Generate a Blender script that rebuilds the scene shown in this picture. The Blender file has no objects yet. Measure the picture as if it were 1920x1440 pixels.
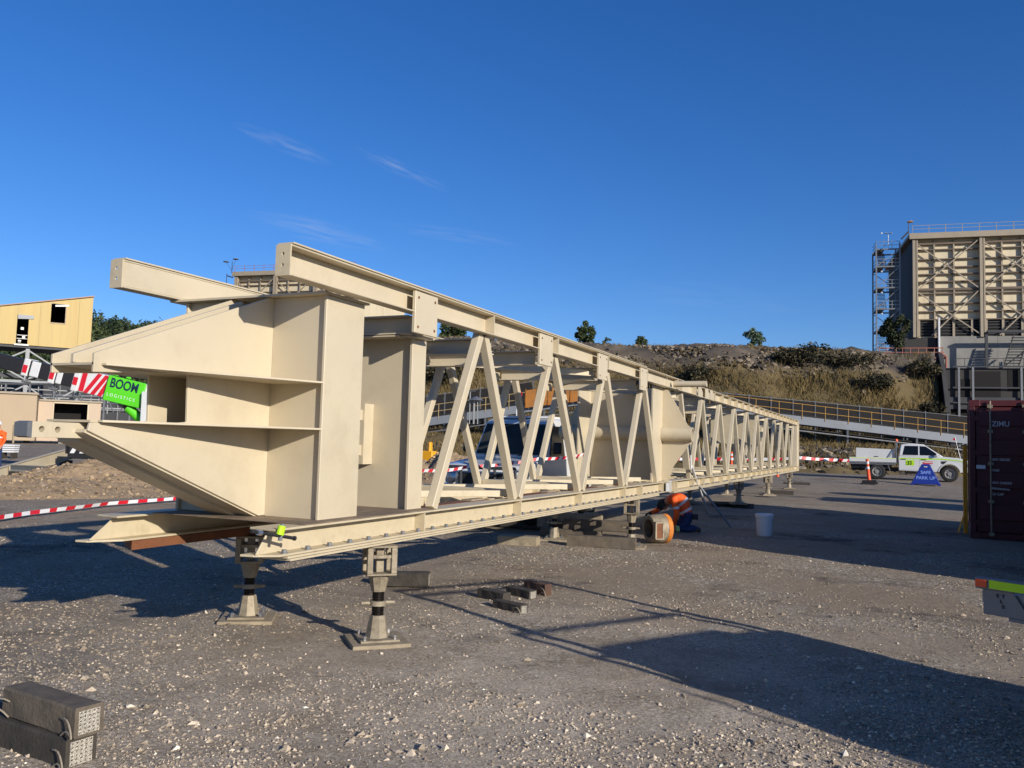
import bpy, bmesh, math, random
import numpy as np
from mathutils import Vector, Matrix, noise
random.seed(7); rng = np.random.default_rng(7)
sc = bpy.context.scene
COL = sc.collection
rad = math.radians
# ------------------------------------------------------------------ camera
FPX, HC = 1575.0, 1.55                       # focal length in px of a 1920 px wide picture, eye height
YAW, PITCH, ROLL = rad(24.49), rad(4.059), rad(1.535)
RIGHT0 = np.array([math.cos(YAW), math.sin(YAW), 0])
FWD = np.array([-math.sin(YAW)*math.cos(PITCH), math.cos(YAW)*math.cos(PITCH), math.sin(PITCH)])
UP0 = np.cross(RIGHT0, FWD)
CR = RIGHT0*math.cos(ROLL)+UP0*math.sin(ROLL)
CU = UP0*math.cos(ROLL)-RIGHT0*math.sin(ROLL)
CPOS = np.array([0, 0, HC])
cam = bpy.data.cameras.new('camera'); cam.sensor_width = 36; cam.lens = FPX/1920*36
cam.clip_start = 0.05; cam.clip_end = 5000
camo = bpy.data.objects.new('camera', cam); COL.objects.link(camo)
m = Matrix((CR, CU, -FWD)).transposed().to_4x4(); m.translation = Vector(CPOS)
camo.matrix_world = m; sc.camera = camo
# ------------------------------------------------------------------ sky, sun, exposure
SUN_EL = rad(18.6); SUN_DIR = Vector((0.897*math.cos(SUN_EL), -0.442*math.cos(SUN_EL), math.sin(SUN_EL))).normalized()
w = bpy.data.worlds.new('World'); sc.world = w; w.use_nodes = True
nt = w.node_tree; nt.nodes.clear()
sky = nt.nodes.new('ShaderNodeTexSky'); sky.sky_type = 'NISHITA'; sky.sun_disc = False
sky.sun_elevation = SUN_EL; sky.sun_rotation = math.atan2(SUN_DIR.x, SUN_DIR.y)
sky.altitude = 100; sky.air_density = 1.0; sky.dust_density = 0.25; sky.ozone_density = 4.0
bg = nt.nodes.new('ShaderNodeBackground'); bg.inputs['Strength'].default_value = 0.089
wo = nt.nodes.new('ShaderNodeOutputWorld')
CLOUDS = []                                   # thin cirrus wisps, filled below (direction, width, height, strength)
sun = bpy.data.lights.new('sun', 'SUN'); sun.energy = 4.85; sun.angle = rad(0.53); sun.color = (1, 0.93, 0.83)
so = bpy.data.objects.new('sun', sun); COL.objects.link(so)
so.rotation_euler = SUN_DIR.to_track_quat('Z', 'Y').to_euler(); so.location = (20, -10, 20)
vs = sc.view_settings; vs.view_transform = 'Standard'; vs.look = 'None'; vs.exposure = 0.2; vs.gamma = 1; vs.use_curve_mapping = False

# ------------------------------------------------------------------ pixel -> place helpers (a pixel gives a direction, the plane gives the distance)
def ray(x, y): return FWD+CR*(x-960)/FPX-CU*(y-720)/FPX
def onZ(x, y, z=0.0): d = ray(x, y); return CPOS+d*((z-HC)/d[2])
def onX(x, y, X): d = ray(x, y); return CPOS+d*(X/d[0])
def dep(x, y, t): return CPOS+ray(x, y)*t
def st(s, t): return RIGHT0[:2]*s+np.array([-math.sin(YAW), math.cos(YAW)])*t
def depth_of(X, Y): return -math.sin(YAW)*X+math.cos(YAW)*Y
GT = [-500, 12, 25, 37, 41, 60, 100, 3000]; GZ = [0, 0, .05, .09, .26, .35, .4, .4]
def gz(X, Y): return float(np.interp(depth_of(X, Y), GT, GZ))
def onG(x, y):
    z = 0.0
    for i in range(6):
        p = onZ(x, y, z); z = gz(p[0], p[1])
    return Vector(p)
def at_depth(x, t, z=None):
    p = dep(x, 800, t); return Vector((p[0], p[1], gz(p[0], p[1]) if z is None else z))

# world: sky with a few thin cirrus wisps
def wn(t, **k):
    n = nt.nodes.new(t)
    for a, b in k.items(): setattr(n, a, b)
    return n
tc = wn('ShaderNodeTexCoord')
def wisp(x, y, ang, L, W, amt):
    d = Vector(ray(x, y)).normalized()
    rt = (Vector(CR)*math.cos(ang)-Vector(CU)*math.sin(ang)).normalized(); up = d.cross(rt).normalized()
    outs = []
    for v, sz in ((rt, L), (up, W)):
        dt = wn('ShaderNodeVectorMath', operation='DOT_PRODUCT'); nt.links.new(tc.outputs['Generated'], dt.inputs[0]); dt.inputs[1].default_value = v
        sb = wn('ShaderNodeMath', operation='SUBTRACT'); nt.links.new(dt.outputs['Value'], sb.inputs[0]); sb.inputs[1].default_value = d.dot(v)
        dv = wn('ShaderNodeMath', operation='DIVIDE'); nt.links.new(sb.outputs[0], dv.inputs[0]); dv.inputs[1].default_value = sz
        outs.append(dv)
    cx = wn('ShaderNodeCombineXYZ'); nt.links.new(outs[0].outputs[0], cx.inputs[0]); nt.links.new(outs[1].outputs[0], cx.inputs[1])
    ln = wn('ShaderNodeVectorMath', operation='LENGTH'); nt.links.new(cx.outputs[0], ln.inputs[0])
    mr = wn('ShaderNodeMapRange'); nt.links.new(ln.outputs['Value'], mr.inputs[0]); mr.inputs[1].default_value = 1; mr.inputs[2].default_value = 0.1; mr.inputs[3].default_value = 0; mr.inputs[4].default_value = amt
    nz = wn('ShaderNodeTexNoise'); nz.inputs['Scale'].default_value = 1.6; nz.inputs['Detail'].default_value = 5
    mp = wn('ShaderNodeMapping'); mp.inputs['Scale'].default_value = (1.2, 1.6, 1); mp.inputs['Location'].default_value = (x*.01, y*.013, 0)
    nt.links.new(cx.outputs[0], mp.inputs[0]); nt.links.new(mp.outputs[0], nz.inputs['Vector'])
    mr2 = wn('ShaderNodeMapRange'); nt.links.new(nz.outputs[0], mr2.inputs[0]); mr2.inputs[1].default_value = .38; mr2.inputs[2].default_value = .75
    mu = wn('ShaderNodeMath', operation='MULTIPLY'); nt.links.new(mr.outputs[0], mu.inputs[0]); nt.links.new(mr2.outputs[0], mu.inputs[1])
    # only the half of the sphere in front
    gt = wn('ShaderNodeVectorMath', operation='DOT_PRODUCT'); nt.links.new(tc.outputs['Generated'], gt.inputs[0]); gt.inputs[1].default_value = d
    g2 = wn('ShaderNodeMath', operation='GREATER_THAN'); nt.links.new(gt.outputs['Value'], g2.inputs[0]); g2.inputs[1].default_value = 0.0
    mu2 = wn('ShaderNodeMath', operation='MULTIPLY'); nt.links.new(mu.outputs[0], mu2.inputs[0]); nt.links.new(g2.outputs[0], mu2.inputs[1])
    return mu2
acc = None
for a in ((532, 270, rad(22), .055, .010, .24), (755, 318, rad(24), .06, .009, .22), (600, 434, rad(14), .085, .015, .26), (850, 440, rad(8), .09, .010, .12), (1330, 560, rad(6), .12, .02, .06)):
    o = wisp(*a)
    if acc is None: acc = o
    else:
        ad = wn('ShaderNodeMath', operation='ADD'); nt.links.new(acc.outputs[0], ad.inputs[0]); nt.links.new(o.outputs[0], ad.inputs[1]); acc = ad
mix = wn('ShaderNodeMix', data_type='RGBA'); nt.links.new(acc.outputs[0], mix.inputs[0])
hs = wn('ShaderNodeHueSaturation'); hs.inputs['Saturation'].default_value = 1.22; hs.inputs['Value'].default_value = 1.02
nt.links.new(sky.outputs[0], hs.inputs['Color'])
tint = wn('ShaderNodeMix', data_type='RGBA', blend_type='MULTIPLY'); tint.inputs[0].default_value = 1; nt.links.new(hs.outputs[0], tint.inputs[6]); tint.inputs[7].default_value = (.88, .95, 1.27, 1)
nt.links.new(tint.outputs[2], mix.inputs[6]); mix.inputs[7].default_value = (6.2, 6.6, 7.2, 1)
nt.links.new(mix.outputs[2], bg.inputs[0]); nt.links.new(bg.outputs[0], wo.inputs[0])

# ------------------------------------------------------------------ materials
def lin(c):
    return tuple(((v/255)/12.92 if v/255 <= .04045 else ((v/255+.055)/1.055)**2.4) for v in c)
MATS = {}
def mat(name, col, rough=.55, metal=0.0, var=.12, scale=2.0, bump=0.0, bscale=60.0, dirt=None, dirt_amt=.5, dscale=1.3, spec=.5, stretch=(1, 1, 1), coat=0.0):
    if name in MATS: return MATS[name]
    M = bpy.data.materials.new(name); M.use_nodes = True; t = M.node_tree; b = t.nodes['Principled BSDF']
    b.inputs['Roughness'].default_value = rough; b.inputs['Metallic'].default_value = metal
    b.inputs['Specular IOR Level'].default_value = spec
    if coat: b.inputs['Coat Weight'].default_value = coat
    c = lin(col)
    g = t.nodes.new('ShaderNodeNewGeometry')
    mp = t.nodes.new('ShaderNodeMapping'); mp.inputs['Scale'].default_value = stretch
    t.links.new(g.outputs['Position'], mp.inputs[0])
    n = t.nodes.new('ShaderNodeTexNoise'); n.inputs['Scale'].default_value = scale; n.inputs['Detail'].default_value = 6; n.inputs['Roughness'].default_value = .65
    t.links.new(mp.outputs[0], n.inputs['Vector'])
    r = t.nodes.new('ShaderNodeValToRGB'); r.color_ramp.elements[0].position = .3; r.color_ramp.elements[1].position = .7
    r.color_ramp.elements[0].color = tuple(max(0, x*(1-var)) for x in c)+(1,); r.color_ramp.elements[1].color = tuple(min(1, x*(1+var*.6)) for x in c)+(1,)
    t.links.new(n.outputs[0], r.inputs[0]); out = r.outputs[0]
    if dirt:
        d = t.nodes.new('ShaderNodeTexNoise'); d.inputs['Scale'].default_value = dscale; d.inputs['Detail'].default_value = 8; d.inputs['Roughness'].default_value = .75
        t.links.new(mp.outputs[0], d.inputs['Vector'])
        dr = t.nodes.new('ShaderNodeMapRange'); dr.inputs[1].default_value = .5; dr.inputs[2].default_value = .72; dr.inputs[4].default_value = dirt_amt
        t.links.new(d.outputs[0], dr.inputs[0])
        mx = t.nodes.new('ShaderNodeMix'); mx.data_type = 'RGBA'; t.links.new(dr.outputs[0], mx.inputs[0]); t.links.new(out, mx.inputs[6]); mx.inputs[7].default_value = lin(dirt)+(1,)
        out = mx.outputs[2]
    t.links.new(out, b.inputs['Base Color'])
    rr = t.nodes.new('ShaderNodeMapRange'); rr.inputs[3].default_value = max(.02, rough-.08); rr.inputs[4].default_value = min(1, rough+.1); t.links.new(n.outputs[0], rr.inputs[0]); t.links.new(rr.outputs[0], b.inputs['Roughness'])
    if bump:
        n2 = t.nodes.new('ShaderNodeTexNoise'); n2.inputs['Scale'].default_value = bscale; n2.inputs['Detail'].default_value = 4
        t.links.new(mp.outputs[0], n2.inputs['Vector'])
        bp = t.nodes.new('ShaderNodeBump'); bp.inputs['Strength'].default_value = bump; bp.inputs['Distance'].default_value = .02
        t.links.new(n2.outputs[0], bp.inputs['Height']); t.links.new(bp.outputs[0], b.inputs['Normal'])
    MATS[name] = M; return M
def emis(name, col, s):
    M = bpy.data.materials.new(name); M.use_nodes = True; b = M.node_tree.nodes['Principled BSDF']
    b.inputs['Base Color'].default_value = lin(col)+(1,); b.inputs['Emission Color'].default_value = lin(col)+(1,); b.inputs['Emission Strength'].default_value = s
    return M
def vcol_mat(name, rough=.9, bump=0, bscale=200, trans=0):
    M = bpy.data.materials.new(name); M.use_nodes = True; t = M.node_tree; b = t.nodes['Principled BSDF']
    a = t.nodes.new('ShaderNodeVertexColor'); a.layer_name = 'Col'; t.links.new(a.outputs[0], b.inputs['Base Color']); b.inputs['Roughness'].default_value = rough; b.inputs['Specular IOR Level'].default_value = .2
    if bump:
        g = t.nodes.new('ShaderNodeNewGeometry'); n2 = t.nodes.new('ShaderNodeTexNoise'); n2.inputs['Scale'].default_value = bscale
        t.links.new(g.outputs['Position'], n2.inputs['Vector']); bp = t.nodes.new('ShaderNodeBump'); bp.inputs['Strength'].default_value = bump; bp.inputs['Distance'].default_value = .01
        t.links.new(n2.outputs[0], bp.inputs['Height']); t.links.new(bp.outputs[0], b.inputs['Normal'])
    return M
cream = mat('cream_paint', (193, 180, 153), .42, var=.05, scale=1.5, bump=.03, bscale=90, dirt=(164, 148, 120), dirt_amt=.42, dscale=1.6)
cream2 = mat('cream_paint_dusty', (192, 178, 148), .5, var=.06, scale=6, bump=.05, bscale=120, dirt=(146, 130, 104), dirt_amt=.4, dscale=9)
dust_top = mat('dusty_deck', (120, 104, 86), .85, var=.25, scale=5, bump=.2, bscale=80, dirt=(178, 158, 124), dirt_amt=.6, dscale=4)
rust = mat('rust', (116, 72, 44), .8, var=.3, scale=6, bump=.15, bscale=60, dirt=(98, 50, 30), dirt_amt=.7, dscale=5)
rust_br = mat('rust_bright', (206, 122, 42), .75, var=.25, scale=7, bump=.1, dirt=(140, 76, 34), dirt_amt=.6, dscale=8)
galv = mat('galvanised', (150, 150, 148), .45, .7, var=.15, scale=8)
galvd = mat('grey_steel', (120, 122, 124), .5, .4, var=.15, scale=4)
grim = mat('grimy_steel', (150, 138, 116), .6, .25, var=.3, scale=9, bump=.1, dirt=(84, 62, 42), dirt_amt=.8, dscale=14)
black_screw = mat('greased_screw', (34, 30, 26), .35, .6, var=.3, scale=20)
timber = mat('weathered_timber', (98, 88, 74), .85, var=.3, scale=9, bump=.3, bscale=50, dirt=(58, 50, 44), dirt_amt=.7, dscale=7, stretch=(1, 1, 1))
timber_l = mat('pale_timber', (150, 136, 112), .85, var=.25, scale=8, bump=.25, bscale=50, dirt=(92, 80, 64), dirt_amt=.6, dscale=6)
timber_d = mat('dark_timber', (64, 58, 50), .85, var=.3, scale=9, bump=.3, bscale=50, dirt=(36, 34, 32), dirt_amt=.7, dscale=7)
nailplate = mat('nail_plate', (190, 182, 166), .45, .5, var=.25, scale=60, bump=.6, bscale=160)
rope_pale = mat('rope_pale', (150, 138, 118), .8)
rubber = mat('black_rubber', (26, 26, 27), .75, var=.2, scale=10, dirt=(70, 64, 58), dirt_amt=.5)
white = mat('white_paint', (206, 206, 203), .3, var=.05, scale=2, dirt=(170, 162, 148), dirt_amt=.2, coat=.3)
white_pl = mat('white_plastic', (214, 214, 212), .4, var=.03)
chrome = mat('steel_bright', (190, 190, 190), .25, .9, var=.1)
glass = mat('dark_glass', (20, 22, 24), .08, 0, var=.2, spec=.45)
glass_c = mat('cab_glass', (52, 55, 52), .1, 0, var=.5, scale=1.5, spec=.3)
blackp = mat('black_plastic', (28, 28, 30), .6, var=.2)
darkin = mat('interior_shade', (22, 19, 18), .9, var=.3)  # near-black colour stands for the shade in interiors, openings and recesses
lime = mat('lime_reflective', (176, 222, 20), .45, var=.06)
limepale = mat('lime_pale', (206, 220, 130), .5, var=.06)
orange = mat('orange_plastic', (226, 84, 34), .5, var=.12, scale=8)
red = mat('red_paint', (196, 26, 40), .4, var=.08)
greenp = mat('crane_green', (88, 200, 34), .35, var=.06)
navy = mat('navy_print', (12, 42, 62), .5, var=.05)
bluesign = mat('blue_plastic', (14, 44, 132), .5, var=.12, scale=6)
maroon = mat('container_red', (84, 24, 28), .55, var=.18, scale=3, dirt=(70, 34, 28), dirt_amt=.5)  # red taken darker to carry the dimness lying over the doors
teal = mat('container_green', (44, 70, 62), .55, var=.18, scale=3)
yellow = mat('safety_yellow', (226, 160, 30), .5, var=.1)
conc = mat('concrete', (132, 130, 124), .85, var=.15, scale=.8, bump=.1, bscale=8, dirt=(98, 95, 88), dirt_amt=.4, dscale=.6)
conc_shade = mat('concrete_shaded', (58, 56, 54), .9, var=.2, scale=.6, dirt=(40, 38, 36), dirt_amt=.5, dscale=.5)  # concrete darkened so the colour carries the shade under the plant building
clad = mat('wall_cladding', (206, 192, 160), .6, var=.12, scale=1.2, stretch=(1.2, 1.2, .08), dirt=(160, 134, 100), dirt_amt=.35, dscale=.7)
steelb = mat('building_steel', (150, 138, 118), .6, var=.12, scale=.7)
steeld = mat('dark_steel', (52, 53, 56), .6, var=.15, scale=1)  # taken darker for the shade under the plant building
yclad = mat('yellow_cladding', (184, 160, 100), .6, var=.12, scale=.7, stretch=(1.5, 1.5, .06), dirt=(172, 134, 74), dirt_amt=.45, dscale=.9)
beige = mat('beige_wall', (168, 148, 120), .7, var=.06, scale=.4)
roofb = mat('roof_brown', (164, 134, 112), .7, var=.15, scale=.8)
pinkp = mat('red_oxide_pipe', (150, 88, 70), .6, var=.15)
cloth_d = mat('shade_cloth', (24, 22, 22), .95, var=.3, scale=.5)
skin = mat('skin', (196, 142, 112), .55, var=.08)
hivis = mat('hivis_orange', (236, 92, 24), .75, var=.14, scale=9, bump=.3, bscale=18)
jeans = mat('navy_trousers', (34, 50, 86), .85, var=.2, scale=9, bump=.3, bscale=18)
reflect = mat('reflective_tape', (206, 206, 200), .4, var=.05)
boot = mat('brown_boot', (78, 54, 38), .7, var=.2)
cap_d = mat('dark_cap', (30, 36, 44), .7)
bark = mat('bark', (92, 78, 64), .9, var=.3, scale=3, bump=.3, bscale=8)

# ------------------------------------------------------------------ mesh collector
class MB:
    def __init__(s): s.v = []; s.f = []; s.m = []
    def add(s, vs, fs, mi=0):
        k = len(s.v); s.v += [tuple(map(float, p)) for p in vs]; s.f += [tuple(k+i for i in f) for f in fs]; s.m += [mi]*len(fs); return s
    def box(s, x0, x1, y0, y1, z0, z1, mi=0):
        return s.add([(x0, y0, z0), (x1, y0, z0), (x1, y1, z0), (x0, y1, z0), (x0, y0, z1), (x1, y0, z1), (x1, y1, z1), (x0, y1, z1)],
                     [(3, 2, 1, 0), (4, 5, 6, 7), (0, 1, 5, 4), (1, 2, 6, 5), (2, 3, 7, 6), (3, 0, 4, 7)], mi)
    def beam(s, p, q, w, h, up=(0, 0, 1), mi=0, off=(0, 0)):
        p = Vector(p); q = Vector(q); d = (q-p).normalized(); up = Vector(up)
        if abs(d.dot(up)) > .99: up = Vector((0, 1, 0))
        r = d.cross(up).normalized(); u = r.cross(d).normalized()
        o = r*off[0]+u*off[1]
        c = [r*(a*w/2)+u*(b*h/2)+o for a, b in ((-1, -1), (1, -1), (1, 1), (-1, 1))]
        return s.add([p+x for x in c]+[q+x for x in c], [(3, 2, 1, 0), (4, 5, 6, 7), (0, 1, 5, 4), (1, 2, 6, 5), (2, 3, 7, 6), (3, 0, 4, 7)], mi)
    def ibeam(s, p, q, b, h, tf, tw, up=(0, 0, 1), mi=0):
        s.beam(p, q, b, tf, up, mi, (0, h/2-tf/2)); s.beam(p, q, b, tf, up, mi, (0, -h/2+tf/2)); return s.beam(p, q, tw, h-2*tf-.002, up, mi)
    def tube(s, p, q, r, n=10, r2=None, cap=True, mi=0):
        p = Vector(p); q = Vector(q); r2 = r if r2 is None else r2
        d = (q-p).normalized(); a = Vector((0, 0, 1)) if abs(d.z) < .95 else Vector((1, 0, 0))
        e = d.cross(a).normalized(); g = d.cross(e)
        vs = [p+(e*math.cos(t)+g*math.sin(t))*r for t in [2*math.pi*i/n for i in range(n)]]+[q+(e*math.cos(t)+g*math.sin(t))*r2 for t in [2*math.pi*i/n for i in range(n)]]
        fs = [(i, (i+1) % n, n+(i+1) % n, n+i) for i in range(n)]
        if cap: fs += [tuple(range(n-1, -1, -1)), tuple(range(n, 2*n))]
        return s.add(vs, fs, mi)
    def path(s, pts, r, n=6, mi=0):
        for a, b in zip(pts[:-1], pts[1:]): s.tube(a, b, r, n, mi=mi)
        return s
    def prism(s, poly, vec, mi=0):
        n = len(poly); v = Vector(vec); P = [Vector(p) for p in poly]
        nrm = Vector((0, 0, 0))
        for i in range(n): nrm += P[i].cross(P[(i+1) % n])
        if nrm.dot(v) > 0: a, b = tuple(range(n-1, -1, -1)), tuple(range(n, 2*n))
        else: a, b = tuple(range(n)), tuple(range(2*n-1, n-1, -1))
        sd = [((i, (i+1) % n, n+(i+1) % n, n+i) if nrm.dot(v) > 0 else (n+i, n+(i+1) % n, (i+1) % n, i)) for i in range(n)]
        return s.add(P+[p+v for p in P], [a, b]+sd, mi)
    def lathe(s, prof, n=16, o=(0, 0, 0), axis='z', mi=0, sq=(1, 1)):
        vs = []
        for r, z in prof:
            for i in range(n):
                t = 2*math.pi*i/n; a, b = r*math.cos(t)*sq[0], r*math.sin(t)*sq[1]
                p = (a, b, z) if axis == 'z' else ((z, a, b) if axis == 'x' else (b, z, a))
                vs.append((o[0]+p[0], o[1]+p[1], o[2]+p[2]))
        fs = []
        for k in range(len(prof)-1):
            for i in range(n): fs.append((k*n+i, k*n+(i+1) % n, (k+1)*n+(i+1) % n, (k+1)*n+i))
        return s.add(vs, fs, mi)
    def holed(s, o, u, v, w, h, t, holes, mi=0, N=20):
        """plate with round holes in a row along u; o corner, u,v unit axes, thickness t along u x v"""
        o = Vector(o); u = Vector(u); v = Vector(v); nn = u.cross(v)
        xs = [0]+[(a[0]+b[0])/2 for a, b in zip(holes[:-1], holes[1:])]+[w]
        for k, (cx, cy, r) in enumerate(holes):
            x0, x1 = xs[k], xs[k+1]; pts = []; angs = sorted([2*math.pi*i/N for i in range(N)]+[math.atan2(yy-cy, xx-cx) % (2*math.pi) for xx in (x0, x1) for yy in (0, h)])
            n = len(angs)
            for a in angs:
                c, sn = math.cos(a), math.sin(a)
                tx = ((x1-cx)/c if c > 1e-9 else ((x0-cx)/c if c < -1e-9 else 1e9)); ty = ((h-cy)/sn if sn > 1e-9 else ((0-cy)/sn if sn < -1e-9 else 1e9)); q = min(tx, ty)
                pts.append((cx+q*c, cy+q*sn, cx+r*c, cy+r*sn))
            vs = []
            for dz in (0, t):
                vs += [o+u*p[0]+v*p[1]+nn*dz for p in pts]+[o+u*p[2]+v*p[3]+nn*dz for p in pts]
            fs = []
            for i in range(n):
                j = (i+1) % n
                fs += [(i, n+i, n+j, j), (2*n+i, 2*n+j, 3*n+j, 3*n+i), (n+i, 3*n+i, 3*n+j, n+j), (i, j, 2*n+j, 2*n+i)]
            s.add(vs, fs, mi)
        return s
    def xf(s, M):
        s.v = [tuple(M @ Vector(p)) for p in s.v]; return s
MESHNO = 0
def link(name, me, parent=None):
    o = bpy.data.objects.new(name, me); COL.objects.link(o)
    if parent is not None: o.parent = parent
    return o
def root_matrix(o):
    M = Matrix.Identity(4)
    while o is not None:
        M = (Matrix.Translation(o.location) @ o.rotation_euler.to_matrix().to_4x4()) @ M; o = o.parent
    return M
def build(name, mb, mats, parent=None, world=False, smooth=False, bevel=0, seg=1, label=None, kind=None, angle=40):
    vs_ = mb.v
    if parent is not None and world:
        Mi = root_matrix(parent).inverted(); vs_ = [tuple(Mi @ Vector(p)) for p in vs_]
    me = bpy.data.meshes.new(name); me.from_pydata(vs_, [], mb.f)
    ml = mats if isinstance(mats, (list, tuple)) else [mats]
    for M in ml: me.materials.append(M)
    if len(ml) > 1: me.polygons.foreach_set('material_index', mb.m)
    if smooth:
        me.polygons.foreach_set('use_smooth', [True]*len(me.polygons)); me.update()
        try: me.set_sharp_from_angle(angle=rad(angle))
        except Exception: pass
    me.update()
    o = link(name, me, parent)
    if bevel:
        b = o.modifiers.new('bevel', 'BEVEL'); b.width = bevel; b.segments = seg; b.limit_method = 'ANGLE'; b.angle_limit = rad(35)
    if label: o['label'] = label
    if kind: o['kind'] = kind
    return o
def tag(o, label=None, cat=None, group=None, kind=None):
    if label: o['label'] = label
    if cat: o['category'] = cat
    if group: o['group'] = group
    if kind: o['kind'] = kind
    return o
def thing(name, loc, label, cat, rotz=0, group=None):
    o = bpy.data.objects.new(name, None); COL.objects.link(o); o.location = loc; o.rotation_euler = (0, 0, rotz); o.empty_display_size = .2
    return tag(o, label, cat, group)
def single(name, mb, mats, label, cat, group=None, **k):
    o = build(name, mb, mats, **k); return tag(o, label, cat, group)
def copy_tree(o, parent=None):
    c = o.copy(); COL.objects.link(c); c.parent = parent
    for ch in list(o.children): copy_tree(ch, c)
    return c
def text(name, body, size, M, parent, o, u, v, align='LEFT', thick=.004, sx=1.0, bold=0.0, world=False, label=None):
    cu = bpy.data.curves.new('txt', 'FONT'); cu.body = body; cu.size = size; cu.align_x = align; cu.extrude = thick/2; cu.offset = bold
    t = bpy.data.objects.new('txt', cu); COL.objects.link(t)
    dg = bpy.context.evaluated_depsgraph_get(); me = bpy.data.meshes.new_from_object(t.evaluated_get(dg))
    bpy.data.objects.remove(t); bpy.data.curves.remove(cu)
    u = Vector(u).normalized(); v = Vector(v).normalized(); n = u.cross(v)
    Mx = Matrix((u*sx, v, n)).transposed().to_4x4(); Mx.translation = Vector(o)
    if world and parent is not None: Mx = root_matrix(parent).inverted() @ Mx
    me.transform(Mx); me.materials.clear(); me.materials.append(M)
    ob = link(name, me, parent)
    if label: ob['label'] = label
    return ob
def frame(o, u, v):
    u = Vector(u).normalized(); v = Vector(v).normalized(); n = u.cross(v)
    M = Matrix((u, v, n)).transposed().to_4x4(); M.translation = Vector(o); return M
def npmesh(name, V, F, C, M, kind=None):
    """V (n,3), F (m,k) faces, C (n,3) linear vertex colours"""
    me = bpy.data.meshes.new(name); k = F.shape[1]
    me.vertices.add(len(V)); me.vertices.foreach_set('co', V.astype(np.float32).ravel())
    me.loops.add(F.size); me.loops.foreach_set('vertex_index', F.astype(np.int32).ravel())
    me.polygons.add(len(F)); me.polygons.foreach_set('loop_start', np.arange(0, F.size, k, dtype=np.int32)); me.polygons.foreach_set('loop_total', np.full(len(F), k, dtype=np.int32))
    if C is not None:
        a = me.color_attributes.new('Col', 'FLOAT_COLOR', 'POINT'); a.data.foreach_set('color', np.concatenate([C, np.ones((len(C), 1))], 1).astype(np.float32).ravel())
    me.update(calc_edges=True); me.validate(); me.shade_flat(); me.materials.append(M)
    o = link(name, me)
    if kind: o['kind'] = kind
    return o

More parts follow.
